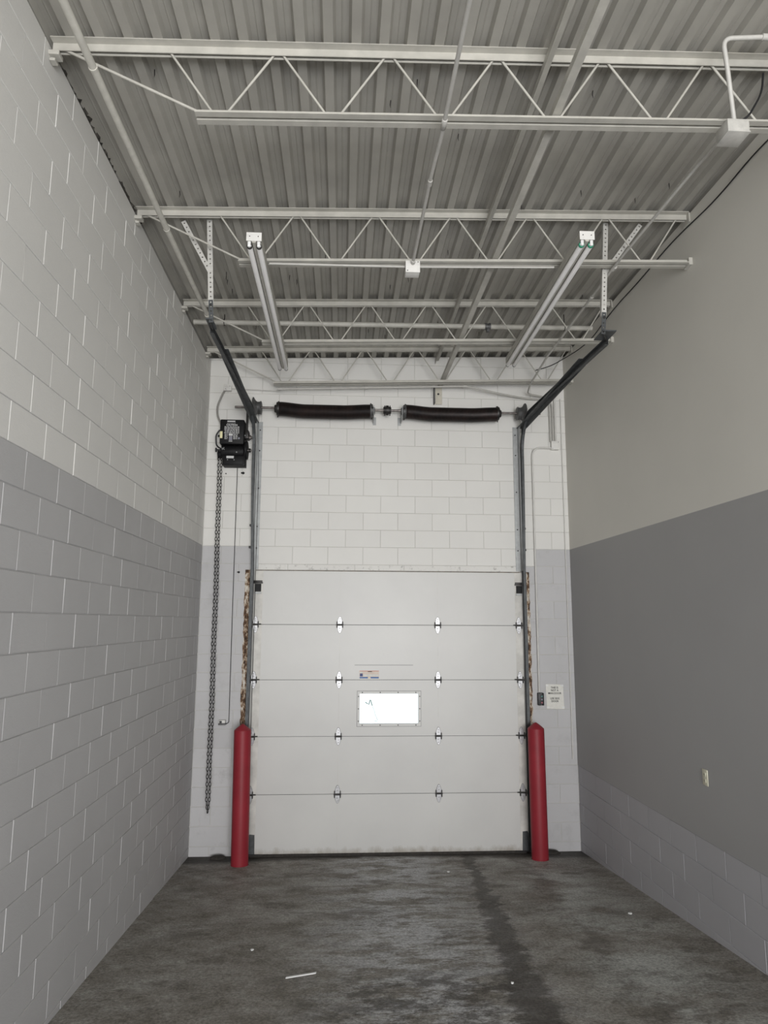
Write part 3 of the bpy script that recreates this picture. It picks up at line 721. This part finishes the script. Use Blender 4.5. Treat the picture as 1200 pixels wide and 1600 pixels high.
# ------------------------------------------------------------------ door tracks
def door_track(x, s, label, xlow):     # s: +1 when the door lies on the +x side
    r = empty('door_track', (x, -.12, 0), label=label, category='track', group='overhead door tracks')
    R = .40; zt = 4.845; path = [(xlow, -.105, z) for z in (0, 1.0, 2.0, 3.0)]+[(x+(xlow-x)*.35, -.105, 3.7), (x, -.105, 4.2)]
    for k in range(0, 11):
        a = math.pi/2*k/10*.972; path.append((x, -.105-R*(1-math.cos(a)), zt-R+R*math.sin(a)))
    ye = -2.80; yl, zl = path[-1][1], path[-1][2]
    for k in range(1, 7): path.append((x, yl+(ye-yl)*k/6, zl+(4.725-zl)*k/6))
    w, h, t = .030, .028, .0022
    # C channel, open toward the door
    prof = [(-s*w/2, -h), (s*w/2, -h), (s*w/2, -h+t+.004), (s*w/2-s*.004, -h+t), (-s*w/2+s*t, -h+t), (-s*w/2+s*t, h-t), (s*w/2-s*.004, h-t), (s*w/2, h-t-.004), (s*w/2, h), (-s*w/2, h)]
    MB().sweep(prof, path, (1, 0, 0)).build('rail', M_GALVD, r, label='long bent channel rail')
    # wall angle the rail is fixed to
    xa = x+s*.028
    MB().box(min(xa, xa+s*.055), max(xa, xa+s*.055), -.012, -.004, 3.06, 4.80).box(min(xa, xa-s*.006), max(xa, xa-s*.006), -.10, -.004, 3.06, 4.80).build('mounting_angle', M_GALV, r)
    xb = xlow-s*.022
    MB().box(min(xb, xb+s*.006), max(xb, xb+s*.006), -.12, -.004, 0.0, 3.05).build('side_plate', M_GALVD, r)
    for z in (.5, 1.15, 1.75, 2.35, 2.85, 3.30, 3.55, 4.0, 4.45, 4.7):
        MB().bbox(x-.016, x+.030 if s > 0 else x+.016, -.125, -.085, z-.012, z+.012, .003).build('track_clip', M_DARKST, r) if z > 3.2 and z < 3.7 else None
        MB().lathe([(0, .008), (-.006, .008), (-.008, .004)], (xa+s*.028, -.012, z), 'Y', 8).build('bolt', M_DARKST, r) if z > 3.1 else None
    # stiffening angle along the horizontal run
    y0, z0, y1, z1 = -.03, 4.70, -2.25, 4.77
    l = .062; t2 = .005; so = -s*(w/2+.002)
    prof = [(so, 0), (so-s*t2, 0), (so-s*t2, l+.03), (so+s*.0, l+.03)]
    q = []
    for (yy, zz) in ((y0, z0+.05), (y1, z1-.01)):
        q += [(x+a, yy, zz+b) for a, b in ((so, -.03), (so-s*t2, -.03), (so-s*t2, .035), (so+s*.055, .035), (so+s*.055, .035-t2), (so, .035-t2))]
    n = 6
    MB().add(q, [tuple(range(n)), tuple(range(2*n-1, n-1, -1))]+[(i, (i+1) % n, n+(i+1) % n, n+i) for i in range(n)]).build('stiffening_angle', M_GALVD, r)
    return r
door_track(.560, 1, 'dark steel door track on the left, curving back under the ceiling', .592)
door_track(3.722, -1, 'dark steel door track on the right, curving back under the ceiling', 3.706)

def perforated_strip(p0, p1, width, wdir, ndir, pitch=.0375, hole=.0065, t=.003, flange=None):
    """flat punched strip with real holes, plus an optional solid flange along one edge"""
    p0, p1, wd_, nd = Vector(p0), Vector(p1), Vector(wdir).normalized(), Vector(ndir).normalized()
    d = (p1-p0); L = d.length; d.normalize(); n = int(L/pitch); mb = MB(); c = L/n; K = 8
    for i in range(n):
        o = p0+d*c*(i+.5)
        for off in (0, t):
            ring = [o+nd*off+(d*math.cos(2*math.pi*(k+.5)/K)+wd_*math.sin(2*math.pi*(k+.5)/K))*hole for k in range(K)]
            a, b = c/2, width/2; sq = []
            for k in range(K):
                u, v = math.cos(2*math.pi*(k+.5)/K), math.sin(2*math.pi*(k+.5)/K)
                uu, vv = (a*(1 if u > 0 else -1), b*v/abs(u)*.414/.414*min(1, 1)) if abs(u) > abs(v) else (a*u/abs(v), b*(1 if v > 0 else -1))
                sq.append(o+nd*off+d*uu+wd_*max(-b, min(b, vv)))
            cor = [o+nd*off+d*sx*a+wd_*sy*b for sx, sy in ((1, 1), (-1, 1), (-1, -1), (1, -1))]
            fs = []; vs = ring+sq+cor
            for k in range(K): 
                k2 = (k+1) % K
                if k in (0, 2, 4, 6): fs.append((k, k2, K+k2, 2*K+{0: 0, 2: 1, 4: 2, 6: 3}[k], K+k))
                else: fs.append((k, k2, K+k2, K+k))
            mb.add(vs, fs)
    e = wd_*width/2
    for sgn in (1, -1):
        q = [p0+e*sgn, p1+e*sgn, p1+e*sgn+nd*t, p0+e*sgn+nd*t]; mb.add(q, [(0, 1, 2, 3)])
    if flange:
        fd = Vector(flange); a = p0+e; b = p1+e
        q = [a, b, b+fd, a+fd, a-wd_*.003, b-wd_*.003, b+fd-wd_*.003, a+fd-wd_*.003]
        mb.add(q, [(0, 1, 2, 3), (7, 6, 5, 4), (3, 2, 6, 7), (0, 3, 7, 4), (1, 5, 6, 2)])
    return mb
def hanger(xt, xb, xd, zlo, label, s):
    r = empty('track_hanger', (xb, -2.95, zlo), label=label, category='bracket', group='punched track hangers')
    y = -2.955
    top = Vector((xt, y, deck_z(xt, -2.95)-.012)); bot = Vector((xb, y, zlo+.13))
    d = (bot-top).normalized(); wdir = Vector((d.z, 0, -d.x))
    perforated_strip(top, bot, .040, wdir, (0, 1, 0), flange=(0, .035, 0)).build('upright_strut', M_HANG, r)
    j = top+d*.44; tp = Vector((xd, y-.006, deck_z(xd, -2.95)-.03)); d2 = (j-tp).normalized()
    perforated_strip(tp, j, .036, Vector((d2.z, 0, -d2.x)), (0, 1, 0)).build('diagonal_brace', M_HANG, r)
    lo = Vector((xb+d.x*.16, y+.002, zlo-.02))
    b = perforated_strip(bot-d*.03+Vector((0, -.004, 0)), lo, .034, wdir, (0, 1, 0), pitch=.034).build('lower_strap', M_GALVD, r)
    MB().lathe([(0, .009), (-.007, .009), (-.009, .005)], (xb, y-.004, zlo+.115), 'Y', 8).build('bolt', M_DARKST, b)
    tx = .560 if s > 0 else 3.722
    MB().tube([(xb-.01, y-.003, zlo+.005), (tx, -2.79, 4.735)], .008, 6).build('bolt', M_DARKST, r)
    MB().bbox(min(xb, tx)-.02, max(xb, tx)+.02, y-.008, -2.77, 4.742, 4.752, .002).build('end_tab', M_GALVD, r)
hanger(.535, .575, .335, 4.74, 'punched angle hanger holding up the left door track', 1)
hanger(3.700, 3.648, 3.985, 4.74, 'punched angle hanger holding up the right door track', -1)

# ------------------------------------------------------------------ torsion shaft with springs and drums
SY, SZ = -.20, 4.918
ts = empty('torsion_shaft', (2.12, SY, SZ), label='steel torsion shaft with two sagging springs above the door', category='shaft')
MB().tube([(.338, SY, SZ), (3.93, SY, SZ)], .0135, 14).build('shaft', M_SHAFT, ts, 50)
def sagf(u):
    f = lambda t: t*t*(3-2*t)
    return f(min(1, u/.3)) if u < .5 else .35+.65*f(min(1, (1-u)/.3))
def spring(xa, xb, sag0, label, dips):
    n_coil = 118; seg = 14; pts = []; L = xb-xa
    for i in range(n_coil*seg+1):
        u = i/(n_coil*seg); a = 2*math.pi*i/seg
        e = sagf(u); zz = SZ-.012-sag0*e
        rr = .0795
        pts.append((xa+L*u, SY+rr*math.cos(a), zz+rr*math.sin(a)))
    sp = MB().tube(pts, .0056, 5).build('spring', M_SPRING, ts, 60, label=label)
    # grease-filled core that closes the gaps between coils
    core = [(xa+L*u/24, SY, SZ-.012-sag0*sagf(u/24)) for u in range(25)]
    MB().tube(core, .0775, 20).build('spring_core', M_SPRING, sp, 60)
    for xe, sg, inner in dips:
        pr = [(0, .030), (0, .088), (.012, .090), (.016, .080), (.030, .078), (.034, .05), (.055, .042), (.058, .02)]
        c = MB().lathe([(sg*a, b) for a, b in pr], (xe, SY, SZ-.010), 'X', 22).build('spring_cone', M_CAST if inner else M_DARKST, sp, 40)
        nb = MB()
        for k in range(3):
            a = 2*math.pi*k/3+.9
            nb.tube([(xe+sg*.02, SY+.078*math.cos(a), SZ-.01+.078*math.sin(a)), (xe+sg*.02, SY+.100*math.cos(a), SZ-.01+.100*math.sin(a))], .007, 6)
        nb.build('set_screw', M_DARKST, sp)
        if inner:
            xx = xe+sg*.04
            MB().box(min(xx, xx+sg*.006), max(xx, xx+sg*.006), SY-.05, -.001, SZ-.105, SZ+.045).box(min(xx, xx+sg*.04), max(xx, xx+sg*.04), -.008, -.001, SZ-.125, SZ-.03).build('anchor_bracket', M_GALV, sp, label='galvanised anchor bracket')
spring(.850, 1.905, .024, 'dark sagging torsion spring on the left', ((.850, -1, False), (1.905, 1, True)))
spring(2.325, 3.400, .024, 'dark sagging torsion spring on the right', ((2.325, -1, True), (3.400, 1, False)))
cp = MB().lathe([(-.045, .02), (-.045, .040), (-.018, .044), (-.016, .058), (.016, .058), (.018, .044), (.045, .040), (.045, .02)], (2.106, SY, SZ), 'X', 18)
for sx in (-.03, .03):
    for k in range(3):
        a = 2*math.pi*k/3+.4; cp.tube([(2.106+sx, SY+.036*math.cos(a), SZ+.036*math.sin(a)), (2.106+sx, SY+.066*math.cos(a), SZ+.066*math.sin(a))], .006, 6)
cp.build('shaft_coupling', M_DARKST, ts, 40)
def drum(x, s):
    pr = [(-.045, .030), (-.045, .072), (-.036, .082), (-.032, .074), (.0, .070), (.02, .082), (.036, .105), (.044, .122), (.052, .124), (.056, .112), (.050, .04), (.070, .034), (.072, .02)]
    d = MB().lathe([(s*a, b) for a, b in pr], (x, SY, SZ-.004), 'X', 32)
    d.build('cable_drum', M_CAST, ts, 35, label='grey flared cable drum')
drum(.600, -1); drum(3.690, 1)
for x in (.49, 3.815):
    MB().box(x-.004, x+.004, SY-.03, -.002, SZ-.05, SZ+.03).build('bearing_plate', M_GALVD, ts)
for x, xe in ((.620, .640), (3.668, 3.690)):
    MB().tube([(x, SY-.07, SZ-.02), (x+(xe-x)*.3, -.13, 4.1), (xe, -.105, .15)], .0028, 5).build('lift_cable', M_DARKST, ts)
# bracket plate hanging below the last joist
br = empty('hanging_plate', (2.727, -.03, 5.06), label='beige steel plate with one hole below the last joist', category='bracket')
MB().bbox(2.690, 2.780, -.030, -.022, 5.062, 5.27, .002).build('plate', M_BEIGE, br)
MB().box(2.677, 2.690, -.09, -.001, 5.062, 5.27).build('side_flange', M_CAST, br)
MB().lathe([(0, .013), (-.0015, .013), (-.002, .006)], (2.735, -.030, 5.19), 'Y', 14).build('bolt', M_DARKST, br)

# ------------------------------------------------------------------ electric operator with chain
op = empty('door_operator', (.32, -.15, 4.23), label='black electric door operator with caution text, left of the springs', category='door opener')
MB().bbox(.180, .455, -.215, -.02, 4.475, 4.765, .012).build('cover', M_BLACK, op, 40, label='black cover with white caution text')
MB().bbox(.215, .470, -.17, -.02, 4.235, 4.345, .004).bbox(.222, .455, -.185, -.02, 4.245, 4.335, .004).build('base_plate', M_BLACK, op, 40)
MB().lathe([(0, .03), (0, .066), (.02, .072), (.235, .072), (.255, .066), (.255, .03)], (.195, -.115, 4.405), 'X', 26).build('motor', M_BLACK, op, 40, label='round black motor body')
MB().bbox(.19, .47, -.13, -.02, 4.33, 4.49, .006).build('gear_case', M_BLACK, op, 40)
g = MB().lathe([(-.012, .02), (-.012, .105), (-.004, .108), (.004, .108), (.012, .105), (.012, .02)], (.478, -.115, 4.425), 'X', 28).build('side_gear', M_BLACK, op, 40)
MB().tube([(.47, -.115, 4.425), (.532, -.115, 4.425)], .013, 12).build('output_shaft', M_SHAFT, op, 50)
MB().lathe([(0, .01), (0, .024), (.018, .024), (.018, .01)], (.505, -.115, 4.425), 'X', 10).build('shaft_collar', M_DARKST, op, 40)
MB().bbox(.452, .498, -.15, -.03, 4.56, 4.66, .006).build('limit_box', M_DARKST, op, 40)
MB().tube([(.49, -.10, 4.585), (.533, -.10, 4.585)], .016, 12).lathe([(0, .01), (0, .028), (.014, .028), (.014, .01)], (.505, -.10, 4.585), 'X', 8).build('limit_shaft', M_SHAFT, op, 40)
MB().lathe([(0, .008), (-.010, .008), (-.014, .004)], (.462, -.155, 4.59), 'Y', 10).build('knob', M_GALV, op, 40)
MB().lathe([(-.03, .008), (-.03, .046), (-.022, .05), (-.016, .042), (-.004, .042), (.002, .05), (.010, .046), (.010, .008)], (.183, -.115, 4.370), 'X', 22).build('chain_wheel', M_BLACK, op, 40)
MB().tube([(.12, -.115, 4.425), (.2, -.115, 4.425)], .009, 8).lathe([(-.006, .006), (-.006, .026), (.006, .026), (.006, .006)], (.128, -.115, 4.425), 'X', 10).build('release_knob', M_BLACK2, op, 40)
MB().lathe([(0, .012), (-.02, .012), (-.024, .004)], (.165, -.12, 4.59), 'X', 10).build('side_bolt', M_DARKST, op, 40)
MB().box(.183, .212, -.2165, -.215, 4.54, 4.620).build('yellow_tag', M_YEL, op, label='small cream paper tag')
MB().box(.262, .345, -.1865, -.185, 4.340-.028, 4.340).build('rating_plate', M_WINK, op)
for x in (.275, .35): MB().lathe([(0, .006), (-.003, .006), (-.004, .003)], (x, -.185, 4.295), 'Y', 8).build('screw', M_GALV, op)
MB().lathe([(0, .008), (-.005, .008), (-.007, .004)], (.375, -.185, 4.385), 'Y', 10).build('screw', M_GALV, op)
MB().box(.452, .474, -.06, -.015, 4.60, 4.93).build('drive_chain_guard', M_DARKST, op)
MB().tube([(.205, -.19, 4.43), (.24, -.20, 4.41)], .005, 6).tube([(.21, -.19, 4.41), (.235, -.2, 4.435)], .005, 6).build('release_lever', M_GALV, op)
yy = -.2155
text_mesh('caution_text', 'CAUTION', .028, M_WINK, (.315, yy, 4.697), op, bold=.0008)
tx = MB()
def words(x0, x1, z, h=.007):
    x = x0
    while x < x1:
        w = random.uniform(.012, .034); e = min(x1, x+w); tx.box(x, e, yy-.0004, yy+.0005, z-h/2, z+h/2); x = e+.006
tx.box(.262, .352, yy-.0004, yy+.0005, 4.736, 4.748)
for a in ((.258, .356, 4.714, .0018), (.258, .356, 4.728, .0018)): tx.box(a[0], a[1], yy-.0004, yy+.0005, a[2]-a[3]/2, a[2]+a[3]/2)
for k in range(6): words(.228+random.uniform(0, .008), .400, 4.676-k*.0145)
for k in range(5):
    words(.236, .272, 4.588-k*.0135, .006); words(.335, .385, 4.588-k*.0135, .006)
tx.box(.283, .328, yy-.0004, yy+.0005, 4.572, 4.594); tx.box(.285, .326, yy-.0004, yy+.0005, 4.502, 4.509)
tx.build('small_print', M_WINK, op, label='rows of small white print')
MB().box(.287, .325, yy-.0004, yy+.0005, 4.515, 4.568).build('picture_panel', M_GRYB, op)
MB().prism([(.400, yy-.0004, 4.527), (.414, yy-.0004, 4.542), (.400, yy-.0004, 4.557), (.386, yy-.0004, 4.542)], (0, 0, 0), (0, .001, 0)).build('diamond_mark', M_GRYB, op)
# hand chain loop
def link(mb, c, t, side, l=.0255, w=.0115, r=.0038):
    c, t, side = Vector(c), Vector(t).normalized(), Vector(side).normalized()
    K = 10; pts = [c+t*(math.sin(2*math.pi*k/K)*l*.95)+side*(math.cos(2*math.pi*k/K)*w) for k in range(K)]
    mb.tube(pts, r, 4, closed=True)
mb = MB(); pitch = .039; zt, zb_ = 4.36, .452
nl = int((zt-zb_)/pitch)
for s_ in (-1, 1):
    for i in range(nl+1):
        z = zb_+.01+i*pitch; f = (z-zb_)/(zt-zb_)
        xx = .204-.028*f*f+s_*(.0155*min(1, (z-zb_)*9))+.002*math.sin(z*5)
        link(mb, (xx, -.115, z), (0, 0, 1), (1, 0, 0) if i % 2 else (0.35, 1, 0))
for i in range(5):
    a = math.pi*i/4; link(mb, (.183-.022*math.cos(a)-.003, -.115-.03*math.sin(a), 4.375+.02*math.sin(a)), (math.sin(a), 0, math.cos(a)), (0, 1, 0))
mb.build('hand_chain', M_CHAIN, None, 50, label='long dark hand chain loop hanging from the operator', category='chain')
# feed to the operator
jb = jbox('junction_box', .180, .262, -.055, -.001, 5.165, 5.240, 'chipped white outlet box on the end wall above the operator', ((.2, .25), (.8, .7)), M_FLAKE)
pipe('flexible_conduit', [(.19, -.04, 5.18), (.155, -.05, 5.10), (.108, -.06, 4.96), (.120, -.08, 4.84), (.172, -.10, 4.74), (.176, -.11, 4.70)], .011, M_FLEX, 'bowed grey flexible conduit feeding the operator', 'conduit', round_r=.08)
pipe('operator_cable', [(.178, -.20, 4.64), (.135, -.20, 4.58), (.140, -.18, 4.46), (.195, -.19, 4.42)], .009, M_BLACK2, 'black cable looping down the side of the operator', 'cable', round_r=.08)
pipe('stub_wire', [(.262, -.03, 5.197), (.83, -.08, 5.165)], .0045, M_CONDW, 'thin painted wire from the chipped outlet box to the last joist', 'wire')
pipe('sensor_wire', [(.366, -.02, 4.24), (.372, -.018, 2.6), (.380, -.02, 1.36), (.34, -.03, 1.345)], .004, M_CABLE, 'thin dark wire dropping from the operator along the end wall', 'wire', round_r=.02, n=6)
r = empty('door_sensor', (.315, -.03, 1.33), label='small white sensor bracket low on the wall beside the left bollard', category='sensor')
MB().bbox(.275, .345, -.06, -.001, 1.358, 1.392, .006).build('sensor_body', M_FLAKE, r, 40)
MB().bbox(.272, .352, -.07, -.001, 1.340, 1.356, .003).build('bracket', M_CAST, r, 40)
MB().bbox(.285, .31, -.07, -.058, 1.362, 1.385, .003).build('lens', M_BLACK2, r, 40)
for x, z, lab, sz in ((.425, 3.021, 'black anchor bolt in the wall left of the door top', .012), (.433, 4.18, 'black anchor bolt in the wall just below the operator', .016), (.235, 4.17, 'tiny black anchor beside the hand chain', .007)):
    MB().lathe([(0, sz), (-.006, sz), (-.010, sz*.6), (-.02, sz*.4)], (x, 0, z), 'Y', 8).bbox(x-sz*1.6, x+sz*.4, -.012, 0, z-sz*.5, z+sz*.6, .002).build('anchor_bolt', M_BLACK, None, 40, label=lab, category='bolt')

# ------------------------------------------------------------------ push buttons, notice, outlet
cs = empty('control_station', (3.88, 0, 1.537), label='black push-button station with three buttons beside the paper notice', category='switch')
MB().bbox(3.846, 3.914, -.055, -.001, 1.539, 1.678, .006).build('housing', M_BLACK2, cs, 40)
for z, m, lab in ((1.640, M_GRNB, 'dull green button'), (1.606, M_GRYB, 'grey button'), (1.572, M_RED2, 'dull red button')):
    MB().bbox(3.876, 3.896, -.064, -.053, z-.010, z+.010, .003).build('button', m, cs, 40, label=lab)
for z in (1.668, 1.548): MB().lathe([(0, .004), (-.002, .004), (-.003, .002)], (3.88, -.055, z), 'Y', 8).build('screw', M_GALV, cs)
pn = empty('paper_notice', (4.052, 0, 1.50), label='white paper notice reading this is not a man door', category='notice')
mb = MB(); nx_, nz_ = 8, 10; x0, x1, z0, z1 = 3.950, 4.152, 1.500, 1.772
for j in range(nz_+1):
    for i in range(nx_+1):
        u, v = i/nx_, j/nz_; curl = .010*max(0, abs(u-.5)-.32)*max(0, abs(v-.5)-.3)*40
        mb.v.append((x0+(x1-x0)*u+.006*(1-v), -.003-curl*.4-.0012*math.sin(u*7+v*3), z0+(z1-z0)*v-.006*u))
for j in range(nz_):
    for i in range(nx_): mb.f.append((j*(nx_+1)+i, j*(nx_+1)+i+1, (j+1)*(nx_+1)+i+1, (j+1)*(nx_+1)+i))
mb.build('paper_sheet', M_PAPER, pn, 60)
for body, z, sz in (('THIS IS', 1.732, .031), ('NOT A', 1.701, .031), ('MAN DOOR', 1.669, .031), ('USE SIDE', 1.612, .031), ('DOOR', 1.581, .031)):
    text_mesh('notice_text', body, sz, M_INK, (4.052, -.0066, z), pn, bold=.0003, sx=.90)
for x, z, a in ((3.965, 1.757, .3), (4.14, 1.757, -.3), (3.97, 1.515, -.4), (4.145, 1.513, .5)):
    MB().box(x-.016, x+.016, -.0072, -.0062, z-.010, z+.010).build('tape', M_PLASTICW, pn)
ol = empty('power_outlet', (rwx(-2.78)-.004, -2.78, 1.28), label='ivory wall outlet low on the right wall', category='outlet')
def rwbox(mb, ya, yb, z0, z1, p0, p1, b=.002):
    k = MB().bbox(0, 1, 0, 1, 0, 1, .001); 
    k = MB().bbox(-p1, -p0, ya, yb, z0, z1, b); mb.add([(v[0]+rwx(v[1])-.004, v[1], v[2]) for v in k.v], k.f); return mb
rwbox(MB(), -2.818, -2.746, 1.283, 1.398, 0, .006).build('cover_plate', M_IVORY, ol, 40)
for z in (1.318, 1.363):
    o2 = rwbox(MB(), -2.799, -2.765, z-.014, z+.014, .005, .010, .003).build('socket', M_IVORY, ol, 40)
    for yy2 in (-2.789, -2.776): rwbox(MB(), yy2-.0015, yy2+.0015, z-.006, z+.006, .0098, .0106, .0003).build('slot', M_INK, o2)
rwbox(MB(), -2.785, -2.779, 1.337, 1.343, .005, .0075, .001).build('screw', M_GALV, ol)

# ------------------------------------------------------------------ bollards
def bollard(x, y, tilt, label):
    z = floor_z(x, y)
    r = empty('bollard', (x, y, z-.01), label=label, category='bollard', group='red bollards')
    R = .089; h = 1.335-z
    mb = MB().lathe([(0, R), (h, R), (h+.010, R-.003), (h+.030, R*.70), (h+.055, R*.34), (h+.068, R*.12), (h+.071, .002)], (0, 0, 0), 'Z', 40)
    c = mb.build('sleeve', M_RED, r, 30); c.matrix_parent_inverse = Matrix.Identity(4)
    g = MB().lathe([(-.01, R+.012), (.004, R+.010), (.010, R+.002), (.010, R-.01)], (0, 0, 0), 'Z', 28).build('grout_ring', M_FILL, r, 30); g.matrix_parent_inverse = Matrix.Identity(4)
    r.rotation_euler = (0, tilt, 0)
    return r
bollard(.597, -.365, -.012, 'red plastic-sleeved bollard on the left side of the door')
bollard(3.738, -.335, -.006, 'red plastic-sleeved bollard on the right side of the door')

# ------------------------------------------------------------------ debris on the floor
def scrap(name, pts, h, m, label, category):
    P = [(x, y, floor_z(x, y)+.001) for x, y in pts]; MB().prism(P, (0, 0, 0), (0, 0, h)).build(name, m, None, label=label, category=category)
scrap('plastic_strip', [(1.285, -3.155), (1.475, -3.095), (1.478, -3.078), (1.288, -3.135)], .006, M_PLASTICW, 'thin white plastic strip lying on the concrete floor', 'debris')
for i, (x, y, sz, lab) in enumerate(((3.961, -2.133, .022, 'small white paper scrap on the floor near the right wall'), (2.689, -.772, .018, 'white speck of litter on the floor before the door centre'), (.461+.55, -2.658, .014, 'tiny white scrap on the floor toward the left wall'), (2.70, -3.35, .012, 'tiny pale pebble on the floor at the front'))):
    pts = [(x+sz*math.cos(a)*random.uniform(.5, 1), y+sz*math.sin(a)*random.uniform(.5, 1)) for a in [k*math.pi/3 for k in range(6)]]
    scrap('litter_scrap', pts, .008, M_PLASTICW, lab, 'litter')
def lump(x, y, rx, ry, h, label):
    mb = MB(); K = 14; z = floor_z(x, y); lay = [(1, 0), (.95, .5), (.7, .85), (.3, 1)]; vs = []
    for s_, hh in lay: vs += [(x+rx*s_*math.cos(2*math.pi*k/K)*random.uniform(.85, 1.1), y+ry*s_*math.sin(2*math.pi*k/K)*random.uniform(.85, 1.1), z+h*hh) for k in range(K)]
    fs = [(i*K+k, i*K+(k+1) % K, (i+1)*K+(k+1) % K, (i+1)*K+k) for i in range(3) for k in range(K)]+[tuple(range(3*K, 4*K))]
    mb.add(vs, fs).build('grime_lump', M_RUBBER, None, 40, label=label, category='debris')
lump(.335, -.10, .085, .05, .035, 'black lump of grime on the floor left of the left bollard')
lump(3.93, -.09, .10, .05, .035, 'black lump of grime on the floor behind the right bollard')
